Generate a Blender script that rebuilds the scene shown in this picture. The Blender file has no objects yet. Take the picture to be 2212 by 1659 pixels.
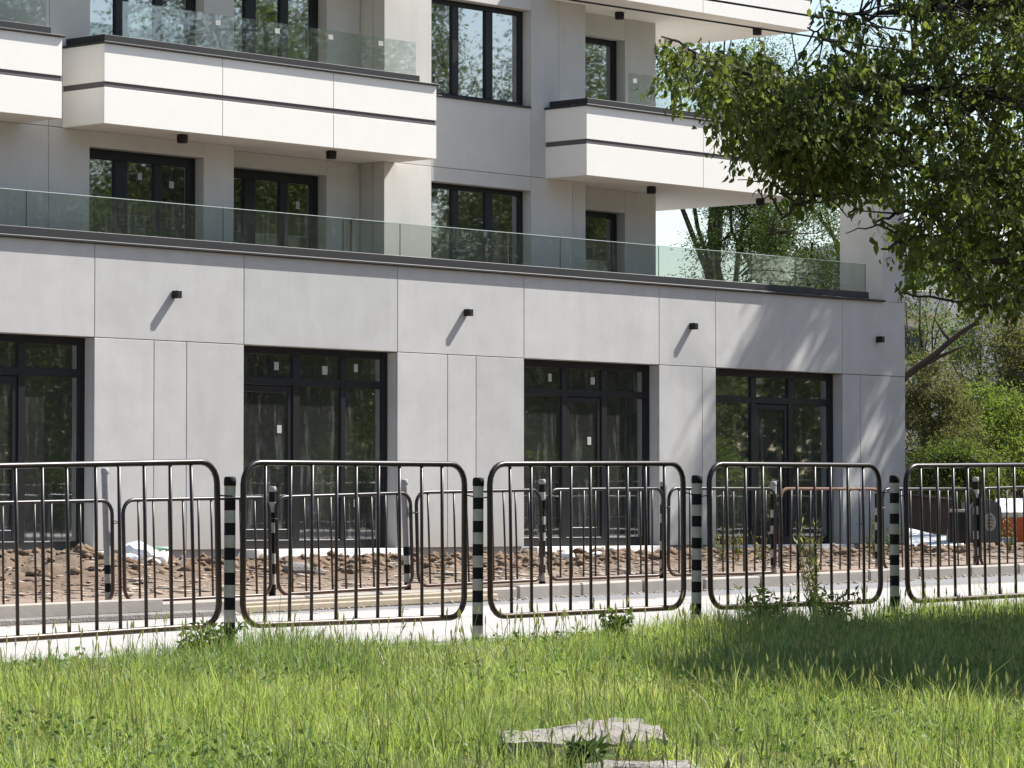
import bpy, math, random
import numpy as np
from mathutils import Vector, Matrix

random.seed(7)
RNG = np.random.default_rng(7)
SC = bpy.context.scene
COL = SC.collection

# ------------------------------------------------------------------ camera, sky, sun
# World axes: X runs along the facade, Y into the building, z = 0 at the shop floor.
TH = math.radians(42.4)
PITCH = math.atan(286 / 7668)
V = (math.cos(TH), math.sin(TH)); R = (math.sin(TH), -math.cos(TH))
CAM = (0.0, -38.0, 0.48)
cd = bpy.data.cameras.new('camera'); cam = bpy.data.objects.new('camera', cd); COL.objects.link(cam)
cd.sensor_width = 36.0; cd.lens = 36.0 * 7668 / 2212
cd.clip_start = 0.5; cd.clip_end = 3000
cam.location = CAM
look = Vector((V[0] * math.cos(PITCH), V[1] * math.cos(PITCH), math.sin(PITCH)))
cam.rotation_euler = look.to_track_quat('-Z', 'Y').to_euler()
SC.camera = cam
SC.render.resolution_x = 1024; SC.render.resolution_y = 768

SUN = Vector((3.0, -1.0, 3.63)).normalized()
w = bpy.data.worlds.new('World'); SC.world = w; w.use_nodes = True
nt = w.node_tree
sky = nt.nodes.new('ShaderNodeTexSky'); sky.sky_type = 'NISHITA'; sky.sun_disc = False
sky.sun_elevation = math.asin(SUN.z); sky.sun_rotation = math.atan2(SUN.x, SUN.y)
sky.air_density = 1.0; sky.dust_density = 1.0; sky.ozone_density = 0.3
bg = nt.nodes['Background']; bg.inputs[1].default_value = 0.085
nt.links.new(sky.outputs[0], bg.inputs[0])
ld = bpy.data.lights.new('sun', 'SUN'); lamp = bpy.data.objects.new('sun', ld); COL.objects.link(lamp)
ld.energy = 5.0; ld.angle = math.radians(0.53); ld.color = (1.0, 0.965, 0.915)
lamp.rotation_euler = (-SUN).to_track_quat('-Z', 'Y').to_euler()
lamp.location = (60, -30, 60)
SC.view_settings.view_transform = 'Standard'; SC.view_settings.look = 'None'
SC.view_settings.exposure = 1.13; SC.view_settings.gamma = 1.0
SC.view_settings.use_curve_mapping = False
SC.cycles.max_bounces = 6; SC.cycles.diffuse_bounces = 3; SC.cycles.glossy_bounces = 3; SC.cycles.transparent_max_bounces = 14

# ------------------------------------------------------------------ helpers
def at(u, v, Z):
    """photo measure (2212 px wide) at a distance Z from the camera -> point in the place"""
    a = (u - 1106) / 7668; b = (829.5 - v) / 7668
    f = math.cos(PITCH) - b * math.sin(PITCH); z = math.sin(PITCH) + b * math.cos(PITCH)
    d = (V[0] * f + R[0] * a, V[1] * f + R[1] * a, z)
    t = Z / f
    return Vector((CAM[0] + d[0] * t, CAM[1] + d[1] * t, CAM[2] + d[2] * t))

def tag(o, label=None, cat=None, group=None, kind=None):
    if label: o['label'] = label
    if cat: o['category'] = cat
    if group: o['group'] = group
    if kind: o['kind'] = kind
    return o

def link(o, parent=None):
    """meshes are modelled in place; a part under a root Empty undoes the root's own shift"""
    COL.objects.link(o)
    if parent is not None:
        o.parent = parent
        if parent.parent is None: o.matrix_parent_inverse = Matrix.Translation(-parent.location)
    return o

def empty(name, loc, label=None, cat=None, group=None):
    o = bpy.data.objects.new(name, None); o.location = loc; o.empty_display_size = 0.2
    COL.objects.link(o); tag(o, label, cat, group); return o

class MB:
    def __init__(s): s.v = []; s.f = []; s.m = []; s.mi = 0
    def add(s, vs, fs):
        b = len(s.v); s.v += [tuple(p) for p in vs]
        for f in fs: s.f.append(tuple(b + i for i in f)); s.m.append(s.mi)
    def box(s, x0, x1, y0, y1, z0, z1, M=None):
        vs = [Vector(p) for p in ((x0,y0,z0),(x1,y0,z0),(x1,y1,z0),(x0,y1,z0),(x0,y0,z1),(x1,y0,z1),(x1,y1,z1),(x0,y1,z1))]
        if M is not None: vs = [M @ p for p in vs]
        s.add(vs, [(0,3,2,1),(4,5,6,7),(0,1,5,4),(1,2,6,5),(2,3,7,6),(3,0,4,7)]); return s
    def bbox(s, x0, x1, y0, y1, z0, z1, b=0.01, M=None):
        """chamfered box"""
        b = min(b, (x1-x0)/3, (y1-y0)/3, (z1-z0)/3)
        X=(x0,x1); Y=(y0,y1); Z=(z0,z1); vs=[]; idx={}
        for i in (0,1):
            for j in (0,1):
                for k in (0,1):
                    sx=b if i==0 else -b; sy=b if j==0 else -b; sz=b if k==0 else -b
                    for a,(p) in enumerate(((X[i],Y[j]+sy,Z[k]+sz),(X[i]+sx,Y[j],Z[k]+sz),(X[i]+sx,Y[j]+sy,Z[k]))):
                        idx[(i,j,k,a)]=len(vs); vs.append(Vector(p))
        if M is not None: vs=[M@p for p in vs]
        g=lambda i,j,k,a: idx[(i,j,k,a)]
        fs=[(g(0,0,0,0),g(0,0,1,0),g(0,1,1,0),g(0,1,0,0)),(g(1,0,0,0),g(1,1,0,0),g(1,1,1,0),g(1,0,1,0)),
            (g(0,0,0,1),g(1,0,0,1),g(1,0,1,1),g(0,0,1,1)),(g(0,1,0,1),g(0,1,1,1),g(1,1,1,1),g(1,1,0,1)),
            (g(0,0,0,2),g(0,1,0,2),g(1,1,0,2),g(1,0,0,2)),(g(0,0,1,2),g(1,0,1,2),g(1,1,1,2),g(0,1,1,2))]
        for i in (0,1):
            for j in (0,1): fs.append((g(i,j,0,0),g(i,j,1,0),g(i,j,1,1),g(i,j,0,1)))
            for k in (0,1): fs.append((g(i,0,k,0),g(i,1,k,0),g(i,1,k,2),g(i,0,k,2)))
        for j in (0,1):
            for k in (0,1): fs.append((g(0,j,k,1),g(1,j,k,1),g(1,j,k,2),g(0,j,k,2)))
        for i in (0,1):
            for j in (0,1):
                for k in (0,1): fs.append((g(i,j,k,0),g(i,j,k,1),g(i,j,k,2)))
        s.add(vs, fs); return s
    def tube(s, pts, r, n=8, closed=False, caps=True):
        pts=[Vector(p) for p in pts]; N=len(pts)
        rs = r if isinstance(r,(list,tuple)) else [r]*N
        rings=[]; up=None
        for i,p in enumerate(pts):
            if closed: t=pts[(i+1)%N]-pts[i-1]
            else: t=pts[min(i+1,N-1)]-pts[max(i-1,0)]
            if t.length<1e-9: t=Vector((0,0,1))
            t.normalize()
            if up is None:
                up=Vector((0,0,1)) if abs(t.z)<.9 else Vector((1,0,0))
            a=t.cross(up)
            if a.length<1e-4: a=t.orthogonal()
            a.normalize(); b=a.cross(t).normalized(); up=b
            rings.append([p+(a*math.cos(q)+b*math.sin(q))*rs[i] for q in [2*math.pi*k/n for k in range(n)]])
        vs=[q for rg in rings for q in rg]; fs=[]
        for i in range(N if closed else N-1):
            j=(i+1)%N
            for k in range(n):
                l=(k+1)%n; fs.append((i*n+k,j*n+k,j*n+l,i*n+l))
        if caps and not closed:
            fs.append(tuple(range(n))); fs.append(tuple((N-1)*n+k for k in reversed(range(n))))
        s.add(vs,fs); return s
    def lathe(s, c, prof, n=16, axis='z'):
        c=Vector(c); vs=[]
        for r,h in prof:
            for k in range(n):
                q=2*math.pi*k/n
                vs.append(c+Vector((r*math.cos(q),r*math.sin(q),h)))
        fs=[]
        for i in range(len(prof)-1):
            for k in range(n):
                l=(k+1)%n; fs.append((i*n+k,i*n+l,(i+1)*n+l,(i+1)*n+k))
        fs.append(tuple(reversed(range(n)))); fs.append(tuple((len(prof)-1)*n+k for k in range(n)))
        s.add(vs,fs); return s
    def mesh(s, name, mats, smooth=False):
        me=bpy.data.meshes.new(name); me.from_pydata(s.v,[],s.f)
        for m in (mats if isinstance(mats,(list,tuple)) else [mats]): me.materials.append(m)
        if max(s.m, default=0)>0: me.polygons.foreach_set('material_index',s.m)
        me.validate()
        if smooth: me.polygons.foreach_set('use_smooth',[True]*len(me.polygons))
        me.update(); return me
    def build(s, name, mats, parent=None, smooth=False):
        return link(bpy.data.objects.new(name, s.mesh(name,mats,smooth)), parent)

def copy_tree(o, loc, label=None, group=None):
    c=o.copy(); c.location=loc; COL.objects.link(c)
    if label: c['label']=label
    if group: c['group']=group
    def rec(a,b):
        for ch in list(a.children):
            k=ch.copy(); COL.objects.link(k); k.parent=b; k.matrix_parent_inverse=ch.matrix_parent_inverse.copy(); rec(ch,k)
    rec(o,c); return c

def np_mesh(name, co, faces3, mat, col=None, smooth=False):
    """triangles mesh from numpy"""
    me=bpy.data.meshes.new(name); nv=len(co); nf=len(faces3)
    me.vertices.add(nv); me.vertices.foreach_set('co', np.asarray(co,np.float32).ravel())
    me.loops.add(nf*3); me.loops.foreach_set('vertex_index', np.asarray(faces3,np.int32).ravel())
    me.polygons.add(nf); me.polygons.foreach_set('loop_start', np.arange(0,nf*3,3,dtype=np.int32))
    if smooth: me.polygons.foreach_set('use_smooth', np.ones(nf,bool))
    me.materials.append(mat)
    me.update(calc_edges=True)
    if col is not None:
        a=me.color_attributes.new('Col','FLOAT_COLOR','POINT')
        c4=np.ones((nv,4),np.float32); c4[:,:3]=col; a.data.foreach_set('color',c4.ravel())
    return me

# ------------------------------------------------------------------ materials
MATS={}
def mat(name):
    m=bpy.data.materials.new(name); m.use_nodes=True; n=m.node_tree
    for x in list(n.nodes):
        if x.type!='OUTPUT_MATERIAL': n.nodes.remove(x)
    MATS[name]=m; return m,n,n.nodes['Material Output']
def N(n,t,**k):
    x=n.nodes.new(t)
    for a,b in k.items(): setattr(x,a,b)
    return x
def noise(n,vec,scale,detail=4,rough=.55):
    x=N(n,'ShaderNodeTexNoise'); x.inputs['Scale'].default_value=scale; x.inputs['Detail'].default_value=detail; x.inputs['Roughness'].default_value=rough
    n.links.new(vec,x.inputs['Vector']); return x.outputs['Fac']
def ramp(n,fac,stops):
    x=N(n,'ShaderNodeValToRGB'); e=x.color_ramp.elements
    while len(e)<len(stops): e.new(.5)
    for i,(p,c) in enumerate(stops): e[i].position=p; e[i].color=(*c,1)
    n.links.new(fac,x.inputs[0]); return x.outputs[0]
def mixc(n,fac,a,b,mode='MIX'):
    x=N(n,'ShaderNodeMix',data_type='RGBA',blend_type=mode)
    for sock,val in ((0,fac),(6,a),(7,b)):
        if isinstance(val,(int,float)): x.inputs[sock].default_value=val
        elif isinstance(val,tuple): x.inputs[sock].default_value=(*val,1)
        else: n.links.new(val,x.inputs[sock])
    return x.outputs[2]
def bump(n,h,strength,dist):
    b=N(n,'ShaderNodeBump'); b.inputs['Strength'].default_value=strength; b.inputs['Distance'].default_value=dist
    n.links.new(h,b.inputs['Height']); return b.outputs[0]
def princ(n,out,col,rough=.7,metal=0.,spec=.5,normal=None):
    p=N(n,'ShaderNodeBsdfPrincipled')
    if isinstance(col,tuple): p.inputs['Base Color'].default_value=(*col,1)
    else: n.links.new(col,p.inputs['Base Color'])
    if isinstance(rough,(int,float)): p.inputs['Roughness'].default_value=rough
    else: n.links.new(rough,p.inputs['Roughness'])
    p.inputs['Metallic'].default_value=metal; p.inputs['Specular IOR Level'].default_value=spec
    if normal is not None: n.links.new(normal,p.inputs['Normal'])
    n.links.new(p.outputs[0],out.inputs[0]); return p
def coords(n,world=True):
    if world: return N(n,'ShaderNodeNewGeometry').outputs['Position']
    return N(n,'ShaderNodeTexCoord').outputs['Object']
def rough_mat(name,base,var=.12,s1=.9,s2=6.,fine=60.,rough=.85,bs=.15,bd=.01,tint=None,spec=.3):
    m,n,o=mat(name); P=coords(n)
    f1=noise(n,P,s1,5); f2=noise(n,P,s2,6,.65); f3=noise(n,P,fine,3)
    lo=tuple(c*(1-var) for c in base); hi=tuple(min(1,c*(1+var)) for c in base)
    if tint: lo=tuple(c*(1-var)*t for c,t in zip(base,tint))
    c1=ramp(n,f1,[(.3,lo),(.7,hi)])
    c2=mixc(n,.5,c1,ramp(n,f2,[(.35,lo),(.65,hi)]))
    c3=mixc(n,.18,c2,ramp(n,f3,[(.3,tuple(c*.6 for c in base)),(.7,tuple(min(1,c*1.3) for c in base))]))
    princ(n,o,c3,rough,0,spec,bump(n,f3,bs,bd)); return m

def render_mat(name,base,var):
    m,n,o=mat(name); P=coords(n); sp=N(n,'ShaderNodeSeparateXYZ'); n.links.new(P,sp.inputs[0])
    f1=noise(n,P,.6,4,.6); f2=noise(n,P,1.9,6,.62); f3=noise(n,P,85,3)
    lo=tuple(c*(1-var) for c in base); hi=tuple(c*(1+var) for c in base)
    c=mixc(n,.6,ramp(n,f1,[(.32,lo),(.68,hi)]),ramp(n,f2,[(.36,tuple(x*(1-var*1.2)*t for x,t in zip(base,(1.01,1.0,.985)))),(.66,tuple(x*(1+var*.9)*t for x,t in zip(base,(.99,1.0,1.01))))]))
    mp=N(n,'ShaderNodeMapping'); mp.inputs['Scale'].default_value=(5,5,.35); n.links.new(P,mp.inputs[0])
    d=noise(n,mp.outputs[0],1.,5,.6)
    c=mixc(n,.30,c,ramp(n,d,[(.30,tuple(x*.86 for x in base)),(.55,base)]))
    # splash dirt near the ground
    mr=N(n,'ShaderNodeMapRange'); mr.inputs[1].default_value=.75; mr.inputs[2].default_value=-.05; n.links.new(sp.outputs[2],mr.inputs[0])
    mu=N(n,'ShaderNodeMath',operation='MULTIPLY'); n.links.new(mr.outputs[0],mu.inputs[0]); n.links.new(f2,mu.inputs[1])
    c=mixc(n,mu.outputs[0],c,(.36,.31,.26))
    oi=N(n,'ShaderNodeObjectInfo'); c=mixc(n,1.0,c,ramp(n,oi.outputs['Random'],[(.0,(.935,.94,.94)),(1.,(1.04,1.035,1.03))]),'MULTIPLY')
    princ(n,o,c,.92,0,.25,bump(n,f3,.08,.004)); return m
M_STUCCO=render_mat('grey_render',(.50,.498,.482),.12)
M_UPPER=render_mat('pale_grey_render',(.58,.56,.52),.08)
M_WHITE=rough_mat('white_render',(.84,.815,.755),.03,.7,4,120,.9,.06,.003)
M_CORE=rough_mat('wall_core',(.30,.295,.29),.05,1,4,80,.9,.05,.003)
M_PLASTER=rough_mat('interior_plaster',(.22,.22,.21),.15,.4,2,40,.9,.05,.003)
M_BAND=rough_mat('charcoal_band',(.105,.098,.10),.1,1,5,60,.7,.05,.002)
M_COPING=rough_mat('coping_metal',(.024,.024,.025),.2,1,6,50,.55,.05,.002,spec=.35)
M_FRAME=rough_mat('window_frame_paint',(.012,.0125,.014),.1,1,5,60,.42,.02,.001,spec=.3)
M_LITEDGE=rough_mat('lit_glass_edge',(.62,.70,.67),.1,2,9,40,.35,.02,.001,spec=.5)
M_BLACK=rough_mat('black_fitting',(.012,.012,.012),.1,1,8,60,.5,.05,.001)
M_STICK=rough_mat('paper_sticker',(.42,.42,.40),.08,8,30,90,.8,.02,.001)
def paved(name,base,var,crack,cs):
    m,n,o=mat(name); P=coords(n); f1=noise(n,P,.4,5,.6); f2=noise(n,P,3.,6,.7); f3=noise(n,P,130,3)
    c=mixc(n,.5,ramp(n,f1,[(.3,tuple(x*(1-var) for x in base)),(.7,tuple(x*(1+var) for x in base))]),ramp(n,f2,[(.35,tuple(x*(1-var*1.4) for x in base)),(.6,tuple(x*(1+var*.6) for x in base))]))
    c=mixc(n,.25,c,ramp(n,f3,[(.3,tuple(x*.5 for x in base)),(.7,tuple(x*1.5 for x in base))]))
    va=N(n,'ShaderNodeVectorMath',operation='MULTIPLY_ADD'); va.inputs[1].default_value=(.9,.9,.9)
    nz=N(n,'ShaderNodeTexNoise'); nz.inputs['Scale'].default_value=1.5; nz.inputs['Detail'].default_value=4; n.links.new(P,nz.inputs['Vector']); n.links.new(nz.outputs['Color'],va.inputs[0]); n.links.new(P,va.inputs[2])
    vo=N(n,'ShaderNodeTexVoronoi',feature='DISTANCE_TO_EDGE'); vo.inputs['Scale'].default_value=cs; n.links.new(va.outputs[0],vo.inputs['Vector'])
    k=ramp(n,vo.outputs['Distance'],[(.0,(.8,.8,.8)),(.007,(0,0,0))])
    c=mixc(n,k,c,crack)
    princ(n,o,c,.92,0,.25,bump(n,f3,.35,.006)); return m
M_ASPH=paved('asphalt',(.185,.183,.185),.2,(.07,.065,.06),.22)
M_PAVE=paved('pale_pavement',(.345,.33,.31),.16,(.15,.14,.13),.28)
M_KERB=rough_mat('kerb_concrete',(.33,.30,.265),.16,1.2,7,70,.92,.5,.008)
M_SLAB=rough_mat('rough_concrete',(.235,.215,.195),.38,3.5,16,60,.95,1.,.02)
M_SILL=rough_mat('pale_sill',(.66,.65,.63),.10,2,9,70,.85,.2,.004)
M_WOOD=rough_mat('pale_timber',(.36,.30,.215),.18,1.5,9,60,.8,.3,.004)
M_CLODS=rough_mat('soil_clods',(.185,.127,.083),.4,1.5,12,60,.98,.8,.02)
M_RUB=rough_mat('rubble',(.34,.285,.23),.6,3.,17,60,.95,.6,.01)
M_BAGW=rough_mat('white_plastic',(.80,.80,.80),.05,3,20,60,.4,.2,.01,spec=.5)
M_BUCKG=rough_mat('green_lid',(.30,.55,.38),.1,3,20,60,.4,.05,.002)
M_CRATE=rough_mat('dark_green_plastic',(.045,.06,.055),.15,3,20,60,.5,.05,.002)
M_BARK=rough_mat('bark',(.055,.043,.034),.3,3,16,60,.95,.8,.012)
M_BARKG=rough_mat('grey_bark',(.085,.075,.065),.3,2,11,50,.95,.8,.015)
M_FARW=rough_mat('far_white_wall',(.72,.70,.66),.06,.2,1.2,10,.9,.02,.003)
M_FARG=rough_mat('far_grey_wall',(.30,.29,.28),.12,.3,1.5,10,.9,.02,.003)
M_FARD=rough_mat('far_dark_glass',(.03,.035,.04),.2,.5,2,10,.2,.02,.003,spec=.6)
M_BLUE=rough_mat('blue_panel',(.05,.10,.22),.1,1,4,10,.6,.02,.003)
M_SKIP=rough_mat('brown_skip',(.060,.047,.038),.25,1.2,6,40,.7,.1,.004)
M_BIN=rough_mat('grey_bin',(.085,.095,.095),.12,1,6,40,.5,.05,.002)
M_ORANGE=rough_mat('orange_paint',(.55,.12,.035),.12,1,6,40,.55,.05,.002)
M_CABLE=rough_mat('cable',(.006,.006,.006),.1,1,6,40,.9,.02,.001,spec=.05)
M_BLACKP=rough_mat('black_band_paint',(.011,.011,.011),.3,3,25,90,.7,.1,.001,spec=.15)
M_WHITEP=rough_mat('white_band_paint',(.41,.38,.325),.22,4,20,90,.8,.1,.001,spec=.12)
M_POSTG=rough_mat('bare_post',(.30,.29,.28),.2,3,14,90,.7,.1,.001)

def steel():
    m,n,o=mat('barrier_steel'); P=coords(n)
    f=noise(n,P,5,6,.7); g=noise(n,P,40,4,.6)
    sep=N(n,'ShaderNodeSeparateXYZ'); n.links.new(P,sep.inputs[0])
    c=ramp(n,f,[(.35,(.012,.010,.010)),(.60,(.022,.016,.014)),(.78,(.09,.042,.024))])
    c=mixc(n,.35,c,ramp(n,g,[(.4,(.010,.009,.009)),(.75,(.05,.035,.028))]))
    mr=N(n,'ShaderNodeMapRange'); mr.inputs[1].default_value=.35; mr.inputs[2].default_value=-.25; n.links.new(sep.outputs[2],mr.inputs[0])
    mu=N(n,'ShaderNodeMath',operation='MULTIPLY'); n.links.new(mr.outputs[0],mu.inputs[0]); n.links.new(f,mu.inputs[1])
    c=mixc(n,mu.outputs[0],c,(.13,.062,.036))
    princ(n,o,c,.36,.0,.32,bump(n,g,.15,.001)); return m
M_STEEL=steel()
def rusty():
    m,n,o=mat('rusty_steel'); P=coords(n); f=noise(n,P,9,6,.7)
    princ(n,o,ramp(n,f,[(.3,(.09,.045,.028)),(.6,(.20,.11,.07)),(.8,(.25,.17,.13))]),.8,0,.3,bump(n,f,.3,.002)); return m
M_RUST=rusty()

def glass(name,refl,tint,wav,dirt,soft=.016):
    m,n,o=mat(name); P=coords(n)
    f=noise(n,P,1.6,2,.4)
    tr=N(n,'ShaderNodeBsdfTransparent'); tr.inputs[0].default_value=(*tint,1)
    gl=N(n,'ShaderNodeBsdfGlossy'); gl.inputs['Roughness'].default_value=soft; gl.inputs[0].default_value=(.92,.95,.95,1)
    n.links.new(bump(n,f,wav,.02),gl.inputs['Normal'])
    mx=N(n,'ShaderNodeMixShader'); mx.inputs[0].default_value=refl
    n.links.new(tr.outputs[0],mx.inputs[1]); n.links.new(gl.outputs[0],mx.inputs[2])
    # dust and dried streaks, plus grey haze painted in to lighten the glass
    mp=N(n,'ShaderNodeMapping'); mp.inputs['Scale'].default_value=(7,7,.8); n.links.new(P,mp.inputs[0])
    g=noise(n,mp.outputs[0],1.3,7,.7)
    df=N(n,'ShaderNodeBsdfDiffuse'); df.inputs[0].default_value=(.6,.62,.6,1)
    mr=N(n,'ShaderNodeMapRange'); mr.inputs[1].default_value=.52; mr.inputs[2].default_value=.85; mr.inputs[3].default_value=dirt*.25; mr.inputs[4].default_value=dirt*2
    n.links.new(g,mr.inputs[0])
    m2=N(n,'ShaderNodeMixShader'); n.links.new(mr.outputs[0],m2.inputs[0]); n.links.new(mx.outputs[0],m2.inputs[1]); n.links.new(df.outputs[0],m2.inputs[2])
    n.links.new(m2.outputs[0],o.inputs[0]); return m
M_PANE=glass('shop_glass',.36,(.50,.52,.52),.02,.13)
M_PANEU=glass('flat_window_glass',.46,(.40,.43,.44),.035,.07)
M_RAIL=glass('railing_glass',.12,(.86,.895,.875),.02,.05)

def leafmat(name,trans=.45,rough=.55):
    m,n,o=mat(name)
    a=N(n,'ShaderNodeAttribute',attribute_name='Col')
    p=N(n,'ShaderNodeBsdfPrincipled'); p.inputs['Roughness'].default_value=rough; p.inputs['Specular IOR Level'].default_value=.2
    n.links.new(a.outputs[0],p.inputs['Base Color'])
    t=N(n,'ShaderNodeBsdfTranslucent')
    c=mixc(n,1.0,a.outputs[0],(1.4,1.4,.62),'MULTIPLY'); n.links.new(c,t.inputs[0])
    mx=N(n,'ShaderNodeMixShader'); mx.inputs[0].default_value=trans
    n.links.new(p.outputs[0],mx.inputs[1]); n.links.new(t.outputs[0],mx.inputs[2]); n.links.new(mx.outputs[0],o.inputs[0]); return m
M_LEAF=leafmat('leaf',.5,.55); M_GRASS=leafmat('grass_blade',.38,.5)

# ------------------------------------------------------------------ ground
def ktop(X): return np.clip(-.325+.0165*(X-22),-.9,.02)           # top of the far kerb
def roadfar(X): return ktop(X)-.13
def walk(X): return np.clip(-.295+.011*(X-16),-.6,.15)             # near footway
def lawnz(X,Y):
    t=np.clip(-23.15-Y,0,None)
    return (np.clip(-.295+.011*(X-16),-.6,.15)+.30)*np.clip(1-t/12,0,1)-.306-.052*np.minimum(t,16)
def lawnb(X,Y): return (fbm(X*1.2,Y*1.2,3,3)-.5)*.06*np.clip((-23.2-Y)/.8,0,1)
def vnoise(x,y,seed=0):
    """smooth value noise in numpy"""
    xi=np.floor(x).astype(np.int64); yi=np.floor(y).astype(np.int64); fx=x-xi; fy=y-yi
    fx=fx*fx*(3-2*fx); fy=fy*fy*(3-2*fy)
    def h(a,b):
        k=(a*374761393+b*668265263+seed*1442695041)&0xffffffff
        k=((k^(k>>13))*1274126177)&0xffffffff
        return ((k^(k>>16))&0xffff)/65535.
    return (h(xi,yi)*(1-fx)+h(xi+1,yi)*fx)*(1-fy)+(h(xi,yi+1)*(1-fx)+h(xi+1,yi+1)*fx)*fy
def fbm(x,y,o=4,seed=0):
    s=0;a=.5;t=0
    for i in range(o): s=s+a*vnoise(x*2**i,y*2**i,seed+i); t+=a; a*=.55
    return s/t
def dirtz(X,Y):
    X=np.asarray(X,float); Y=np.asarray(Y,float)
    t=np.clip((Y+13)/13,0,1)
    base=ktop(X)*(1-t)+(-.21)*t
    bank=np.exp(-((Y+4.2)/2.6)**2)*.06*np.clip((52-X)/4,0,1)
    m1=np.exp(-((X-25.9)/1.7)**2-((Y+6.6)/1.8)**2)*.30*(.5+.9*fbm(X*1.3,Y*1.3,3,5))
    rub=np.clip((Y+11.6)/1.0,0,1)
    n=(fbm(X*2.2,Y*2.2,5,11)-.5)*.15+(fbm(X*6,Y*6,3,17)-.5)*.13*np.clip((Y+10.5)/2,0,1)
    return base+bank+m1+n*rub*np.clip((60-X)/8,.15,1)*np.clip((-Y)/.6,.2,1)

def grid(name,xs,ys,zf,m,smooth=True):
    X,Y=np.meshgrid(xs,ys); Z=zf(X,Y); nx=len(xs); ny=len(ys)
    co=np.stack([X.ravel(),Y.ravel(),np.broadcast_to(Z,X.shape).ravel()],1)
    i=np.arange(nx*ny).reshape(ny,nx); a=i[:-1,:-1].ravel(); b=i[:-1,1:].ravel(); c=i[1:,1:].ravel(); d=i[1:,:-1].ravel()
    f=np.concatenate([np.stack([a,b,c],1),np.stack([a,c,d],1)])
    o=bpy.data.objects.new(name,np_mesh(name,co,f,m,None,smooth)); COL.objects.link(o); tag(o,kind='structure'); return o

def soilmat():
    m,n,o=mat('site_soil'); P=coords(n)
    sp=N(n,'ShaderNodeSeparateXYZ'); n.links.new(P,sp.inputs[0])
    f=noise(n,P,1.1,6,.7); g=noise(n,P,14,5,.7); h=noise(n,P,55,3,.6)
    ad=N(n,'ShaderNodeMath',operation='MULTIPLY_ADD'); ad.inputs[1].default_value=2.6; n.links.new(f,ad.inputs[0]); n.links.new(sp.outputs[1],ad.inputs[2])
    mr=N(n,'ShaderNodeMapRange'); mr.inputs[1].default_value=-12; mr.inputs[2].default_value=-4; n.links.new(ad.outputs[0],mr.inputs[0])
    c=ramp(n,mr.outputs[0],[(.0,(.42,.36,.30)),(.14,(.40,.335,.275)),(.26,(.33,.27,.215)),(.48,(.235,.18,.135)),(.78,(.19,.138,.095))])
    gy_=noise(n,P,.45,4,.6); c=mixc(n,ramp(n,gy_,[(.45,(0,0,0)),(.65,(.75,.75,.75))]),c,(.30,.262,.215))
    c=mixc(n,.55,c,ramp(n,g,[(.25,(.05,.033,.022)),(.5,(.17,.12,.085)),(.75,(.42,.35,.29))]),'OVERLAY')
    princ(n,o,c,.97,0,.2,bump(n,h,.7,.02)); return m
M_SOIL=soilmat()
def lawnmat():
    m,n,o=mat('lawn_soil'); P=coords(n); f=noise(n,P,2,6,.7); g=noise(n,P,40,4,.7)
    c=mixc(n,.5,ramp(n,f,[(.3,(.05,.055,.022)),(.6,(.085,.085,.035)),(.75,(.13,.095,.058))]),ramp(n,g,[(.3,(.045,.04,.02)),(.7,(.14,.115,.06))]))
    princ(n,o,c,.95,0,.2,bump(n,g,.6,.02)); return m
M_LAWN=lawnmat()

grid('ground',np.array([-1500,-400,-120,0,120,300,700,1500.]),np.array([-1500,-400,-120,0,120,300,700,1500.]),lambda X,Y:np.full_like(X,-1.75),M_LAWN)
ysl=np.concatenate([np.linspace(-130,-45,8),np.linspace(-42,-23.06,60)]); xsl=np.concatenate([np.linspace(-90,2,12),np.linspace(3,30,90),np.linspace(32,170,24)])
grid('lawn',xsl,ysl,lambda X,Y:lawnz(X,Y)+lawnb(X,Y),M_LAWN)
xs=np.linspace(-60,170,60)
grid('pavement',xs,np.linspace(-23.12,-18.62,4),lambda X,Y:walk(X)+0*Y,M_PAVE)
def roadz(X,Y):
    t=np.clip((Y+18.5)/5.2,0,1); return (walk(X)-.12)*(1-t)+roadfar(X)*t
grid('road',xs,np.linspace(-18.64,-13.3,6),roadz,M_ASPH)
xd=np.concatenate([np.linspace(-60,17,14),np.linspace(18,58,560),np.linspace(60,170,20)])
yd=np.concatenate([np.linspace(-13.16,-.2,210),np.linspace(.2,90,14)])
grid('bare_soil',xd,yd,dirtz,M_SOIL)

# kerbs: one stone after the other
kerb=empty('kerb',(17,-13.3,0)); tag(kerb,kind='structure')
x=10.; k=0
while x<66:
    L=1.0+random.uniform(-.01,.01); z=float(ktop(x+.5)); dy=random.uniform(-.012,.012); dz=random.uniform(-.012,.008)
    a=math.atan(.0165)+random.uniform(-.006,.006)
    Mx=Matrix.Translation((x+.5,-13.22+dy,z+dz))@Matrix.Rotation(-a,4,'Y')@Matrix.Rotation(random.uniform(-.012,.012),4,'Z')
    MB().bbox(-L/2+.006,L/2-.006,-.09,.09,-.30,0,.018,Mx).build('kerb_stone',M_KERB,kerb)
    x+=1.008
kn=empty('kerb',(17,-18.6,0)); tag(kn,kind='structure')
x=4.
while x<60:
    z=float(walk(x+.5)); Mx=Matrix.Translation((x+.5,-18.56,z+.004))@Matrix.Rotation(-math.atan(.011),4,'Y')
    MB().bbox(-.494,.494,-.08,.08,-.25,0,.015,Mx).build('kerb_stone',M_KERB,kn)
    x+=1.0

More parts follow.
